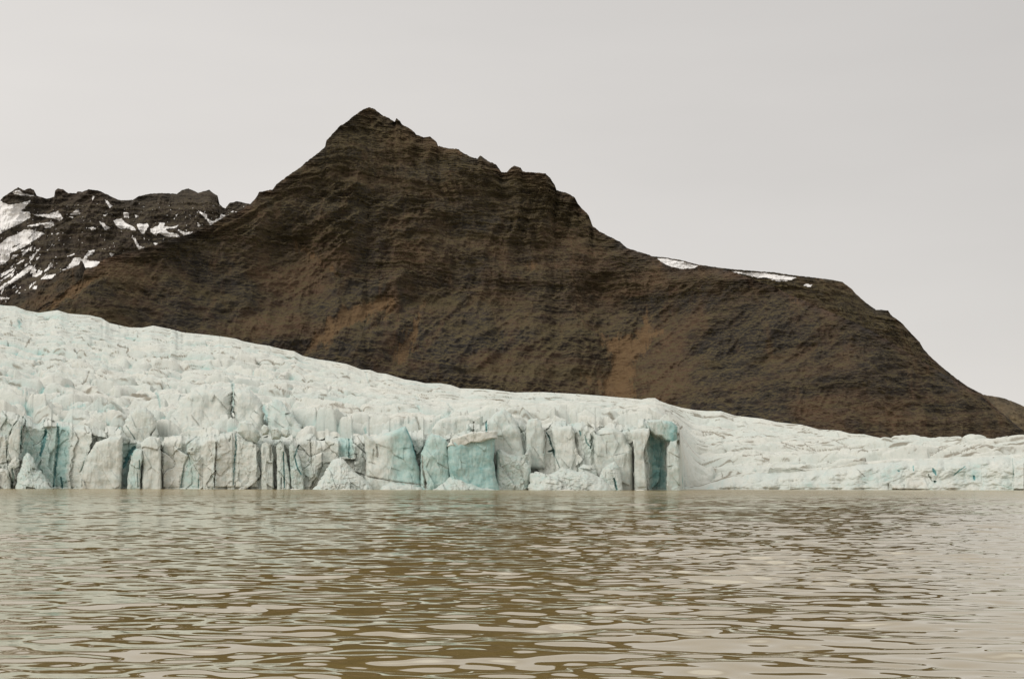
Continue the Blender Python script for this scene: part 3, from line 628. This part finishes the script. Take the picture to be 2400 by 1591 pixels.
FAC_BLUE = None
def glacier():
    NC = 2350
    Xc = np.linspace(-240, 2640, NC)
    # finer in the frame
    pc = Xc/34+1.2*fbm2(Xc/90, Xc*0, 2, 70); pi_ = np.floor(pc).astype(int)
    jagr = (RND[(pi_*61) & 4095, 0]-.5)*15 + (pc-pi_-.5)*(RND[(pi_*61) & 4095, 1]-.5)*18
    a, er = px2ae(Xc, polyline_interp(RIM, Xc) + (3.0*fbm2(Xc*0.09, Xc*0, 4, 71, .6) + jagr)*sstep(1600, 1585, Xc))
    a2, es = px2ae(Xc, polyline_interp(SKYL, Xc))
    right = sstep(1592, 1604, Xc)
    Yf = 500*(1-right) + 585*right + 6*fbm2(Xc/210, Xc*0+3, 3, 73)
    def smooth1(q, n):
        k = np.exp(-np.linspace(-2.2, 2.2, n)**2); k /= k.sum()
        return np.convolve(np.pad(q, n//2, mode='edge'), k, mode='valid')
    Yf_s, er_s = smooth1(Yf, 201), smooth1(er, 151)
    Ys = np.interp(Xc, [-240, 0, 600, 1100, 1590, 2000, 2640], [1750, 1700, 1500, 1330, 1200, 1080, 1020]).astype(float)
    # --- front
    NF = 210
    v = np.linspace(0, 1, NF)[:, None]
    zr = CAM_H + er*Yf
    Z = -2.5 + (zr+2.5)*v
    A = np.broadcast_to(a, Z.shape)
    PX, PY = ae2px(A, (Z-CAM_H)/Yf)
    wx = PX + 1.6*fbm2(PX/9, PY/14, 3, 75, .6); wy = PY + 1.6*fbm2(PX/9+4, PY/14, 3, 76, .6)
    lean = 0.10 + 0.75*right
    D = lean*(Z+2.5)
    # vertical columns: irregular panels with steps between them
    xx = wx/44.0 + 0.7*fbm2(PX/70, PY/70, 3, 78)
    f1, f2, idc, dx, dy = voronoi2(xx.astype(np.float32), (wy/170.0).astype(np.float32), 12)
    D = D + (RND[idc, 2]-.5)*4.5 + dx*(RND[idc, 3]-.5)*9.0 + dy*(RND[idc, 0]-.5)*8.0
    edge = f2-f1
    x2 = wx/19.0 + 0.9*fbm2(PX/40, PY/45, 3, 178)
    e1, e2, ide, ex, ey = voronoi2(x2.astype(np.float32), (wy/42.0+.35*x2).astype(np.float32), 14)
    D = D + (RND[ide, 2]-.5)*1.1 + ex*(RND[ide, 3]-.5)*2.6 + ey*(RND[ide, 1]-.5)*2.4
    D = D + 0.8*np.exp(-(edge/0.03)**2)*(RND[idc, 1] > .6)
    rib = fbm2(wx/16, wy/75, 4, 79, .55, True)
    D = D*(1-right) + lean*(Z+2.5)*right + right*3.0*fbm2(wx/60, wy/40, 3, 77, .5, True)
    D = D - rib*0.35*(1-.7*right) - (0.9-.65*right)*fbm2(wx/13, wy/20, 4, 80, .5)
    D = D + 0.15*fbm2(wx/60, wy/6, 3, 81, .6)
    # the brow rounds back into the upper surface
    dpx = (er - (Z-CAM_H)/Yf)*F0
    rr = 1-sstep(0, 26, dpx*(1+.5*fbm2(Xc/40, Xc*0, 3, 89)))
    D = D + (1-right)*9.0*rr**2 + right*14*rr**1.5
    bl = 0.15 + 0.22*fbm2(PX/45, PY/60, 4, 82) + 0.10*sstep(0.0, 0.05, np.exp(-(edge/0.05)**2)*(RND[idc, 0] > .6))
    dt = 0.07 + 0.20*(1-.6*right)*fbm2(wx/20, wy/70, 4, 84) + 0.3*(1-right)*np.exp(-(edge/0.035)**2)*(RND[idc, 0] < .25)
    bl = bl - 0.03*right
    for P, off, b_, d_ in FC:
        B = in_box(wx, wy, P, 8)
        if not B.any(): continue
        k = sstep(-1.2, 1.2, poly_sd(wx[B], wy[B], P))
        flat = lean if np.isscalar(lean) else np.broadcast_to(lean, Z.shape)[B]
        base = flat*(Z[B]+2.5)
        own = base + off*.75 + 0.55*(D[B]-base)
        D[B] = D[B]*(1-k) + own*k
        k = sstep(-5, 9, poly_sd(wx[B]+7*fbm2(PX[B]/14, PY[B]/14, 4, 83), wy[B]+7*fbm2(PX[B]/14+5, PY[B]/14, 4, 85), P))
        bl[B] = bl[B]*(1-k) + (b_ + 0.30*fbm2(PX[B]/18, PY[B]/12, 5, 86, .6))*k
        dt[B] = dt[B]*(1-k) + (d_+0.10*fbm2(PX[B]/9, PY[B]/20, 3, 87))*k
    for L, hw, dep, b_, d_ in CR:
        B = in_box(wx, wy, L, hw*3+4)
        if not B.any(): continue
        x_, y_ = wx[B], wy[B]; d = np.full(x_.shape, 1e9)
        tt = np.zeros(x_.shape)
        for i in range(len(L)-1):
            q, t = seg_dist(x_, y_, *L[i], *L[i+1])
            tt = np.where(q < d, (i+t)/(len(L)-1), tt); d = np.minimum(d, q)
        ww = hw*0.62*(0.30+0.75*np.sin(np.clip(tt*.9+.05, 0, 1)*np.pi)**.6)*(0.85+0.9*fbm2(PX[B]/5, PY[B]/9, 2, 88))
        k = 1-sstep(0.45, 1.25, d/ww)
        D[B] = D[B] + dep*.4*k
        bl[B] = bl[B]*(1-k) + b_*k
        halo = np.exp(-(d/(ww*2.2))**2)
        dt[B] = np.maximum(dt[B]*(1-k) + d_*k, d_*0.35*halo)
        if b_ > .5: bl[B] = np.maximum(bl[B], b_*0.45*halo)
    # melt notch and wash line at the water
    nt_ = np.exp(-((Z-0.3)/0.5)**2); D = D + 0.4*nt_
    dt = np.maximum(dt, 0.22*nt_*(1-.8*right))
    # tidy at the very edge behind the corner
    Yfr = Yf + D
    Vf = np.stack([A*Yfr, Yfr, Z], -1)
    # --- upper surface
    NU = 1050
    t = (np.linspace(0, 1, NU)**1.25)[1:, None]
    wq = sstep(0.0, 0.10, t)
    Yq = Yf*(1-wq)+Yf_s*wq; eq = er*(1-wq)+er_s*wq
    Y = Yq + (Ys-Yq)*t
    g = t**0.80
    E = eq + (es-eq)*g
    Zu = CAM_H + E*Y
    A2 = np.broadcast_to(a, Y.shape)
    X = A2*Y
    pxx, pyy = ae2px(A2, E)
    rgt = sstep(1350, 1800, pxx)
    # flow bands: crests across the flow, sloping down to the right as they come
    wX = X + 22*fbm2(X/90, Y/90, 3, 101); wY = Y + 16*fbm2(X/80+7, Y/70, 3, 102) + 0.10*X
    c1, c2, idq, qx, qy = voronoi2((wX/62.0).astype(np.float32), (wY/40.0+.015*wX).astype(np.float32), 29)
    ph = (wY + 0.10*X)/33 + 0.8*fbm2(X/120, Y/60, 2, 103) + (RND[idq, 2]-.5)*.75 + qx*(RND[idq, 3]-.5)*.9; tr = ph-np.floor(ph)
    band = np.where(tr < 0.17, tr/0.17, 1-((tr-0.17)/0.83)**1.15)       # steep side to the viewer
    rowh = RND[(np.floor(ph).astype(int)*53) & 4095, 1]
    f1, f2, idc, dx, dy = voronoi2((wX/21.0).astype(np.float32), (wY/13.0).astype(np.float32), 31)
    ed = f2-f1
    dome = np.clip(1-(f1/0.85)**2, 0, 1)
    cellh = ((RND[idc, 2]-.45)*5 + dx*(RND[idc, 3]-.5)*9 + dy*(RND[idc, 0]-.35)*-6.0)*(.45+.8*np.exp(-(Y-Yf)/90.0))
    g1, g2, idg, gx, gy = voronoi2((wX/8.0).astype(np.float32)+3, (wY/6.0).astype(np.float32), 33)
    sub = (RND[idg, 2]-.5)*2.6 + gx*(RND[idg, 3]-.5)*4.0 - 1.0*np.exp(-((g2-g1)/0.10)**2)
    rough = fbm2(X/14, Y/10, 4, 105, .55)
    chaos = (1-0.60*rgt)*(1-0.45*sstep(0.25, 0.9, t)) 
    calmer = np.maximum(1-0.72*sstep(650, 1150, pxx)*sstep(25, 110, Y-Yf), .75*sstep(1560, 1620, pxx))
    chaos = chaos*calmer
    front = np.exp(-(Y-Yf)/70.0)
    H = band*(3.6+5.6*rowh)*(1-0.25*rgt)*(0.45+0.55*calmer) + cellh*chaos + dome*1.8*chaos - 4.2*np.exp(-(ed/0.11)**2)*chaos*(RND[idc, 1] > .25)
    H = H + sub*chaos*(0.25+0.8*front) + rough*1.8*(1-.4*rgt)*(0.5+.5*calmer)
    swell = fbm2(X/150, Y/60, 3, 107)*3.5; H = H + swell
    H = H + rgt*2.6*fbm2((X+.5*Y)/60, Y/16, 4, 109, .5, True)
    start = sstep(0.0, 9.0, Y-Yf)
    def blur(q, n):
        for _ in range(n):
            q = np.concatenate([q[:1], (q[:-2]+2*q[1:-1]+q[2:])/4, q[-1:]], 0)
            q = np.concatenate([q[:, :1], (q[:, :-2]+2*q[:, 1:-1]+q[:, 2:])/4, q[:, -1:]], 1)
        return q
    H = blur(H, 2)
    H = H + (0.8*fbm2(X/6.5, Y/5.5, 3, 120, .5) + 1.3*fbm2((X+.3*Y)/16, (Y-.3*X)/7, 3, 121, .5, True))*(1-.35*rgt)*(.5+.5*calmer)*start
    H = (H-8.0*np.exp(-(Y-Yf)/45.0)-2.0)*start
    endf = 1-0.55*sstep(0.86, 1.0, t)
    H = H*endf*np.interp(t, [0, .1, 1], [1, 1, .85])
    Zu = Zu + H
    # keep the skyline where it is
    Ee = (Zu-CAM_H)/Y
    dif = es - Ee.max(axis=0)
    kk = np.exp(-np.linspace(-2.5, 2.5, 9)**2); kk /= kk.sum()
    dif = np.convolve(np.pad(dif, 4, mode='edge'), kk, mode='valid')
    Zu = Zu + dif*Y*sstep(0.3, 1.0, t)
    dtop = Yfr[-1]-Yf
    k9 = np.exp(-np.linspace(-2, 2, 13)**2); k9 /= k9.sum()
    dsm = np.convolve(np.pad(dtop, 6, mode='edge'), k9, mode='valid')
    Yu = Y + (dsm + (dtop-dsm)*np.exp(-(Y-Yf)/1.5))*np.exp(-(Y-Yf)/14.0)
    Hs = H.copy()
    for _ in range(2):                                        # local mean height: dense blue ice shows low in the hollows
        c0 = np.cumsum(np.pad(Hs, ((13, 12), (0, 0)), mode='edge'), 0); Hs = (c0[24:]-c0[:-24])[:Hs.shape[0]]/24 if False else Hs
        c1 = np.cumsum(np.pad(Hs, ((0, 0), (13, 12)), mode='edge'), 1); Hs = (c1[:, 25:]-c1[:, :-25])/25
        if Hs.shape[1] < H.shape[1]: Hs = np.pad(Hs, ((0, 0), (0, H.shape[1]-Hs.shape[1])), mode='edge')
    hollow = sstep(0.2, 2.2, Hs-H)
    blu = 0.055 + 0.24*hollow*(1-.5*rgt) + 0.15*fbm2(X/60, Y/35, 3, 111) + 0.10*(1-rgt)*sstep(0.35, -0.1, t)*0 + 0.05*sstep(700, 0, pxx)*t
    crack = np.exp(-(ed/0.06)**2)
    sel = RND[idc, 1]
    blu = blu + 0.30*crack*(sel > .72)*chaos + 0.20*sstep(0.22, 0.05, tr)*sstep(.3, .8, RND[idq, 3])*(1-.6*rgt)
    dtu = 0.08 + 1.1*(np.exp(-((tr-.03)/.025)**2)+np.exp(-((tr-.12)/.018)**2))*sstep(.0, .22, fbm2(X/16, Y/20, 3, 119)) + 0.8*np.exp(-(ed/0.085)**2)*((sel > .25) & (sel < .50))*sstep(-.1, .25, fbm2(X/12, Y/9, 3, 117)) + 0.05*rough
    lines = fbm2(X/70, Y/5.0, 3, 113, .6, True)
    dtu = dtu + 1.0*sstep(0.62, 0.76, lines)*sstep(-0.05, 0.25, fbm2(X/40, Y/40, 3, 114))*(0.5+.6*rgt)
    pX, pY = ae2px(A2, (Zu-CAM_H)/Yu)
    wx = pX + 4.5*fbm2(pX/11, pY/8, 4, 115, .65); wy = pY + 3.0*fbm2(pX/11+4, pY/8, 4, 116, .65)
    # only the surface that can be seen takes a stain: highest ray so far
    Em = np.maximum.accumulate((Zu-CAM_H)/Yu, axis=0)
    for L, hw, b_, d_ in UP:
        B = in_box(wx, wy, L, hw*2+3)
        if not B.any(): continue
        x_, y_ = wx[B], wy[B]; d = np.full(x_.shape, 1e9)
        for i in range(len(L)-1):
            q, _ = seg_dist(x_, y_, *L[i], *L[i+1]); d = np.minimum(d, q)
        d = d*(1.0+1.3*fbm2(pX[B]/6, pY[B]/5, 3, 118))
        k = 1-sstep(0.3, 1.0, d/(hw*.95))
        Zu[B] -= k*0.5
        if d_ > .3: dtu[B] = np.maximum(dtu[B], d_*1.25*k)
        if b_ > .3: blu[B] = np.maximum(blu[B], b_*.62*np.exp(-(d/(hw*1.3))**2))
    Vu = np.stack([A2*Yu, Yu, Zu], -1)
    # --- far side, sinking behind the skyline
    tb = np.linspace(0, 1, 14)[1:, None]
    Yb = Vu[-1, :, 1] + 260*tb; Zb = Vu[-1, :, 2] - 70*tb**1.2
    Vb = np.stack([a*Yb, Yb, Zb], -1)
    V = np.concatenate([Vf, Vu, Vb], 0)
    z0 = np.zeros(Zb.shape)
    o = grid_mesh('glacier', V, M_ICE, dict(blue=np.concatenate([bl, blu, z0+.1], 0), dirt=np.concatenate([dt, dtu, z0], 0)))
    tag(o, kind='structure')
    return Xc, Yf
GX, GY = glacier()
print('glacier', round(time.time()-T0, 1))

# ------------------------------------------------------------------ separate ice bodies
def catmull(P, n):
    P = np.array(P, float)
    d = np.hypot(*(np.roll(P, -1, 0)-P).T); c = np.concatenate([[0], np.cumsum(d)])
    Q = np.vstack([P, P[:1]]); s = np.linspace(0, c[-1], n, endpoint=False)
    return np.interp(s, c, Q[:, 0]), np.interp(s, c, Q[:, 1])
def ice_body(name, poly, Yd, thick, blue=.1, dirt=.05, label=None, cat='serac', group=None, parent=None, lean=.1, power=6, rough=.5, lump=0.0,
             seed=0, bgrad=None, yaw=0.0, n=220, rings=60, jag=1.6):
    """solid block of ice: outline given by its rays, standing Yd metres away and `thick` metres deep"""
    bx, by = catmull(poly, n)
    jx = (fbm2(bx/7, by/7, 4, seed+200, .65)+1.3*fbm2(bx/19, by/19, 2, seed+202))*jag; jy = (fbm2(bx/7+5, by/7, 4, seed+201, .65)+1.3*fbm2(bx/19+5, by/19, 2, seed+203))*jag
    cx, cy = np.mean(bx), np.mean(by)
    s = np.sin(np.linspace(0, math.pi/2, rings))[:, None]
    X = cx+(bx-cx)*s+jx*s**5; Y = cy+(by-cy)*s+jy*s**5
    a, e = px2ae(X, Y)
    x, z = a*Yd, CAM_H+e*Yd
    half = thick/2*np.maximum(1-s**(power*1.7), 0)**(1.0/2.6)
    z0 = z[0, 0]; x0 = x[0, 0]
    lf = 0.9*fbm3(x/3.0, z*0+seed, z/4.5, 4, seed+210, .5) + 0.8*fbm3(x/2.6+3, z*0+seed, z/11.0, 3, seed+211, .5, True)
    v1, v2, iv, vx, vy = voronoi2((x/4.5+z*.1).astype(np.float32), (z/7.0).astype(np.float32), seed+3)
    lf = lf + (RND[iv, 2]-.5)*1.2 + vx*(RND[iv, 3]-.5)*3.4 + vy*(RND[iv, 0]-.5)*2.6
    if lump > 0:
        f1, f2, idc, dx, dy = voronoi2((x/2.3).astype(np.float32), (z/2.0).astype(np.float32), seed+5)
        g1, g2, idg, gx, gy = voronoi2((x/1.1+z*.4).astype(np.float32), (z/1.3-x*.3).astype(np.float32), seed+6)
        lf = lf*1.6 + 0.9*lump*((RND[idc, 2]-.5)*1.5 + dx*(RND[idc, 3]-.5)*2.2 + dy*(RND[idc, 0]-.5)*2.2 + (RND[idg, 2]-.5)*.8 + gx*(RND[idg, 3]-.5)*1.2
             + 1.2*fbm2(x/1.6, z/1.3, 4, seed+7, .65, True))
    fade = 1-s**10
    fr = Yd + lean*(z-z0) + yaw*(x-x0) - half - rough*lf*fade
    half = half*(1+.22*fbm2(X/45, Y/45, 2, seed+215))
    fr = Yd + lean*(z-z0) + yaw*(x-x0) - half - rough*lf*fade
    bkk = Yd + lean*(z-z0) + yaw*(x-x0) + half + 0.5*lf*fade
    def pack(Yv):
        return np.stack([a*Yv, Yv, CAM_H+e*Yd + 0*Yv], -1)
    Vf = pack(fr)[::1]; Vb = pack(bkk)[::-1]
    V = np.concatenate([Vf, Vb[1:]], 0)
    b = blue*.85 + 0.09 + 0.26*fbm2(X/16, Y/11, 5, seed+220, .62)
    if bgrad is not None:                                   # (px x0, px x1, extra blue at x1)
        b = b + bgrad[2]*sstep(bgrad[0], bgrad[1], X)
    d = dirt + 0.14*fbm2(X/8, Y/26, 4, seed+225)
    for L, hw, dep, b_, d_ in CR:
        if not ((X.max() > min(p[0] for p in L)) and (X.min() < max(p[0] for p in L))): continue
        q = np.full(X.shape, 1e9)
        for i in range(len(L)-1): q = np.minimum(q, seg_dist(X, Y, *L[i], *L[i+1])[0])
        q = q*(1+.9*fbm2(X/6, Y/9, 3, seed+230))
        k = 1-sstep(0.35, 1.1, q/(hw*.7))
        V[:rings, :, 1] += k*min(dep*.6, thick*.2)*fade
        b = b*(1-k)+b_*k; d = np.maximum(d*(1-k)+d_*.8*k, .2*d_*np.exp(-(q/(hw*2))**2))
    B = np.concatenate([b, b[::-1][1:]], 0); Dd = np.concatenate([d, d[::-1][1:]], 0)
    org = np.array([(V[..., 0].min()+V[..., 0].max())/2, Yd, max(V[..., 2].min(), 0.0)])
    o = grid_mesh(name, V-org, M_ICE, dict(blue=B, dirt=Dd), close=True)
    o.location = org
    if parent is not None:
        o.parent = parent; o.location = Vector(org)-parent.location
    if label: tag(o, label, cat, group)
    return o

SG = 'upright ice blocks of the glacier front'
ice_body('serac', [(205,1068),(224,1036),(258,1024),(287,1019),(287,1080),(284,1160),(178,1160),(189,1112)], 499, 9, .02, .14,
         'broad flat beige ice block with a sharp right edge beside the dark blue cleft', seed=1, group=SG, lean=.06)
ice_body('serac', [(303,1094),(309,1062),(319,1050),(333,1052),(336,1070),(329,1094),(330,1160),(296,1160),(300,1110)], 497, 5, .26, 0,
         'rounded pale blue ice lump leaning in the dark cleft right of the broad beige block', seed=2, group=SG, power=3)
ice_body('serac', [(330,1040),(340,1028),(352,1022),(374,1024),(377,1060),(379,1160),(331,1160),(334,1090)], 499.5, 7, .06, .06,
         'squared grey white ice column just left of the first brown vertical crack', seed=3, group=SG)
ice_body('serac', [(852,1015),(874,1026),(900,1016),(930,1005),(951,998),(962,1020),(974,1068),(985,1100),(990,1160),(850,1160),(856,1110),(858,1070)], 494, 12, .08, .16,
         'wide block of ice, beige left and blue green right, crossed by a brown crack', seed=4, group=SG, bgrad=(890,945,.36), jag=1.5)
ice_body('serac', [(986,1062),(1000,1030),(1010,1016),(1030,1020),(1046,1030),(1054,1060),(1056,1160),(985,1160)], 492, 10, .42, .05,
         'smooth blue green ice block between the teal notch and the capped blue slab', seed=5, group=SG)
slab = ice_body('serac', [(1050,1040),(1064,1028),(1085,1027),(1120,1020),(1154,1016),(1160,1030),(1157,1080),(1164,1125),(1176,1160),(1040,1160),(1056,1120),(1050,1085)], 489, 11, .56, .02,
         'deepest blue slab of ice with an overhanging white crust along its top', seed=6, group=SG, jag=1.0, yaw=.15)
ice_body('snow_crust', [(1048,1046),(1054,1030),(1080,1021),(1104,1013),(1140,1010),(1164,1010),(1165,1026),(1150,1030),(1128,1038),(1104,1037),(1086,1046),(1066,1051)], 489.3, 12, .0, .0, parent=slab, seed=7, rings=30, power=8, jag=2.4)
ice_body('serac', [(1012,1008),(1022,988),(1040,979),(1080,974),(1108,974),(1132,976),(1134,1030),(1070,1036),(1012,1036)], 512, 9, .04, .08,
         'flat topped cream ice block standing above the smooth blue green block', seed=8, group=SG)
ice_body('serac', [(1146,985),(1160,966),(1180,960),(1197,968),(1207,985),(1222,1020),(1231,1070),(1228,1100),(1150,1100),(1144,1040)], 503, 14, .12, .04,
         'tall domed pale ice block rising right behind the capped blue slab', seed=9, group=SG)
ice_body('serac', [(1232,996),(1240,982),(1258,979),(1268,988),(1276,1012),(1278,1060),(1276,1100),(1236,1100),(1230,1040)], 502, 9, .12, .05,
         'narrow pale ice block between the domed block and the dark forked crack', seed=10, group=SG)
ice_body('serac', [(1164,1058),(1172,1052),(1190,1062),(1212,1068),(1232,1064),(1240,1050),(1246,1066),(1244,1120),(1236,1160),(1160,1160)], 494, 8, .20, .14,
         'rough blue and brown foot of ice below the domed block', seed=11, group=SG, lump=.5)
ice_body('serac', [(1292,1006),(1300,998),(1340,998),(1346,1012),(1350,1060),(1360,1120),(1300,1120),(1299,1056)], 502, 10, .06, .05,
         'square shouldered pale ice block right of the dark forked crack', seed=12, group=SG)
ice_body('serac', [(1390,1012),(1412,1004),(1440,1000),(1462,1016),(1470,1034),(1482,1050),(1486,1160),(1400,1160),(1392,1080)], 501, 10, .08, .08,
         'bulky cream ice block with brown right-angled crack near its upper left', seed=13, group=SG)
ice_body('serac', [(1476,1010),(1490,1004),(1522,1003),(1523,1016),(1512,1040),(1508,1060),(1514,1100),(1518,1160),(1486,1160),(1486,1050)], 497, 8, .10, .22,
         'slim beige ice column with a rounded head left of the deep blue cave', seed=14, group=SG)
ice_body('serac', [(1516,986),(1545,983),(1575,988),(1588,1000),(1586,1030),(1582,1042),(1562,1034),(1550,1024),(1535,1022),(1524,1012)], 502, 9, .22, .04,
         'pale blue overhanging lip of ice roofing the deep blue cave', seed=15, group=SG, bgrad=(1545,1580,.35))
ice_body('serac', [(1563,1050),(1572,1030),(1586,1030),(1592,1070),(1595,1120),(1596,1160),(1561,1160)], 499, 8, .20, .20,
         'last grey green ice tower at the right hand corner of the tall front', seed=16, group=SG)
# second tier
ice_body('serac', [(392,1000),(406,962),(428,930),(452,907),(482,901),(516,906),(543,916),(545,965),(543,1035),(392,1035)], 540, 20, .02, .05,
         'large smooth white dome of ice behind the brown streaked columns', seed=17, group=SG, power=4, lean=.45, n=300, jag=4.5)
ice_body('serac', [(549,965),(548,914),(558,904),(582,912),(602,924),(614,948),(620,1000),(640,1045),(549,1045)], 538, 18, .03, .05,
         'pale ice dome just right of the large smooth dome across a blue crack', seed=18, group=SG, power=4, lean=.45, jag=4.5)
ice_body('serac', [(288,1050),(290,1000),(306,966),(328,952),(345,956),(360,972),(368,992),(374,1050)], 512, 9, .06, .03,
         'pointed cream ice block above the dark blue cleft', seed=19, group=SG, power=4, jag=4.5)
ice_body('serac', [(634,1040),(626,985),(630,945),(646,934),(668,946),(690,975),(712,1008),(735,1045)], 530, 14, .20, .0,
         'pale blue leaning fin of ice right of the teal hollow', seed=20, group=SG, power=4, lean=.5, jag=4.5)
ice_body('serac', [(556,1012),(560,990),(576,984),(592,990),(604,1006),(612,1024),(600,1040),(575,1030)], 503, 7, .12, .10,
         'rounded boulder of ice perched on the rim left of the teal hollow', seed=21, group=SG, power=3)
BG = 'ice boulders heaped on the rim'
for i, (P, lab) in enumerate([
 ([(612,1004),(618,994),(626,996),(632,1006),(628,1018),(614,1020)], 'small white ice boulder directly under the teal hollow'),
 ([(632,1012),(636,1000),(650,1002),(662,1016),(656,1030),(638,1030)], 'pale jagged ice boulder second from the teal hollow'),
 ([(656,1010),(662,1002),(676,1004),(682,1018),(672,1026),(660,1022)], 'knobbly pale blue ice boulder left of the cracked beige column')]):
    ice_body('ice_boulder', P, 499, 4.0, .16, .02, lab, 'ice boulder', BG, seed=30+i, power=2.6, lump=.3, rings=20, n=90)
ice_body('serac', [(612,1040),(622,1034),(634,1038),(640,1060),(642,1160),(612,1160)], 500, 4, .10, .10, 'thin ice fin split by a brown hole', seed=34, group=SG, lump=.2)
ice_body('serac', [(648,1046),(656,1030),(664,1038),(672,1070),(680,1110),(682,1160),(650,1160)], 499.3, 4, .14, .05, 'leaning white ice spire with a dark foot', seed=35, group=SG, lump=.3)
ice_body('serac', [(676,1046),(684,1036),(694,1052),(704,1080),(712,1120),(716,1160),(684,1160),(680,1100)], 499, 4, .22, .0, 'pale blue ice spire right of the leaning white spire', seed=36, group=SG, lump=.4)
ice_body('ice_boulder', [(18,1094),(26,1078),(38,1070),(47,1078),(45,1092),(34,1100),(36,1118),(30,1130),(20,1110)], 494, 5, .02, .42, 'brown stained knob of ice at the foot of the far left front', 'ice boulder', seed=37, power=2.6, lump=.4)
ice_body('ice_boulder', [(-14,1098),(8,1096),(22,1104),(24,1124),(26,1160),(-20,1160)], 493, 6, .02, .36, 'dirty squared ice block cut by the left edge of the picture', 'ice boulder', seed=38, lump=.3)
ice_body('serac', [(16,1078),(20,1035),(30,1000),(44,984),(50,1000),(46,1050),(44,1085)], 498, 5, .05, .30, 'tall leaning beige ice fin near the left edge', seed=39, group=SG)
HG = 'heaps of fallen ice at the waterline'
ice_body('ice_rubble_heap', [(32,1160),(46,1100),(56,1068),(66,1060),(78,1074),(86,1100),(98,1104),(108,1124),(124,1160)], 491, 9, .20, .0, 'steep pale blue heap of fallen ice below the far left blue wall', 'ice rubble heap', HG, seed=40, power=2.2, jag=3.0, lump=.7, lean=.5)
ice_body('ice_rubble_heap', [(722,1160),(742,1136),(764,1102),(778,1078),(800,1070),(814,1084),(826,1100),(842,1112),(862,1128),(884,1160)], 489, 12, .10, .0, 'tall white cone of crumbled ice left of the half beige half blue block', 'ice rubble heap', HG, seed=41, power=2.2, jag=3.0, lump=.8, lean=.6)
ice_body('ice_rubble_heap', [(880,1160),(898,1136),(925,1129),(960,1134),(990,1142),(996,1160)], 487, 8, .14, .05, 'low white ice heap beneath the half beige half blue block', 'ice rubble heap', HG, seed=42, power=2.2, jag=3.0, lump=.6, lean=.6)
ice_body('ice_rubble_heap', [(1004,1160),(1030,1136),(1058,1116),(1072,1118),(1098,1130),(1130,1142),(1180,1148),(1180,1160)], 484, 8, .20, .0, 'low pale blue ice heap at the foot of the capped slab', 'ice rubble heap', HG, seed=43, power=2.2, jag=3.0, lump=.6, lean=.6)
ice_body('ice_rubble_heap', [(1236,1160),(1242,1110),(1256,1104),(1282,1112),(1302,1104),(1318,1092),(1350,1104),(1366,1102),(1392,1110),(1412,1120),(1430,1136),(1440,1160)], 488, 13, .12, .03, 'long jumbled bank of fallen ice below the square shouldered block', 'ice rubble heap', HG, seed=44, power=2.2, jag=3.0, lump=.9, lean=.7)
ice_body('ice_rubble_heap', [(1400,1130),(1412,1098),(1424,1088),(1440,1080),(1450,1090),(1456,1120),(1462,1160),(1404,1160)], 490, 7, .14, .0, 'single rounded hump of ice at the right end of the long bank', 'ice rubble heap', HG, seed=45, power=2.6, lump=.5, lean=.3)
ice_body('ice_rubble_heap', [(1355,1098),(1368,1088),(1388,1092),(1398,1104),(1400,1125),(1360,1125)], 493, 6, .14, .0, 'pale mound resting behind the middle of the long bank', 'ice rubble heap', HG, seed=46, power=2.4, lump=.5)

# thin ice floating along the foot
FG = 'ice chunks afloat along the glacier front'
FLO = [(905,1149.2,14,'low floating ice chunk in front of the half beige half blue block'),(938,1149.5,20,'longer floating ice chunk right of the low one before the beige and blue block'),
 (1020,1149,12,'small floating ice chunk before the smooth blue green block'),(1330,1149.8,30,'longest strip of floating ice below the long jumbled bank'),
 (1390,1150,16,'short strip of floating ice at the right end of the jumbled bank'),(690,1148.2,22,'thin floating ice strip left of the white crumbled cone'),
 (810,1148.6,26,'thin floating ice strip before the white crumbled cone'),(1500,1150.3,18,'floating ice scrap under the slim beige column')]
for i, (X, Y, wd, lab) in enumerate(FLO):
    D = 478.0
    a, _ = px2ae(X, 1148.0); wm = wd*D/F0; rs = np.random.RandomState(60+i)
    n, rings = 40, 9
    th = np.linspace(0, 2*np.pi, n, endpoint=False); s = np.linspace(0, 1, rings)[:, None]
    r = 1+.25*np.sin(3*th+rs.rand()*6)+.15*np.sin(5*th+rs.rand()*6)
    x = s*r*np.cos(th)*wm/2; y = s*r*np.sin(th)*wm*.35
    z = 0.34*np.maximum(1-s**3, 0)**.5*(1+.5*fbm2(x, y, 3, 300+i)) - .12
    Vt = np.stack([x, y, z], -1); Vb = Vt[::-1].copy(); Vb[..., 2] = -.5*np.maximum(1-s[::-1]**3, 0)**.5-.12
    o = grid_mesh('ice_floe', np.concatenate([Vt, Vb[1:]], 0), M_ICE, dict(blue=np.zeros((2*rings-1, n)), dirt=np.zeros((2*rings-1, n))), close=True)
    o.location = (float(a)*D, D, 0.05)
    tag(o, lab, 'ice floe', FG)
print('done', round(time.time()-T0, 1))
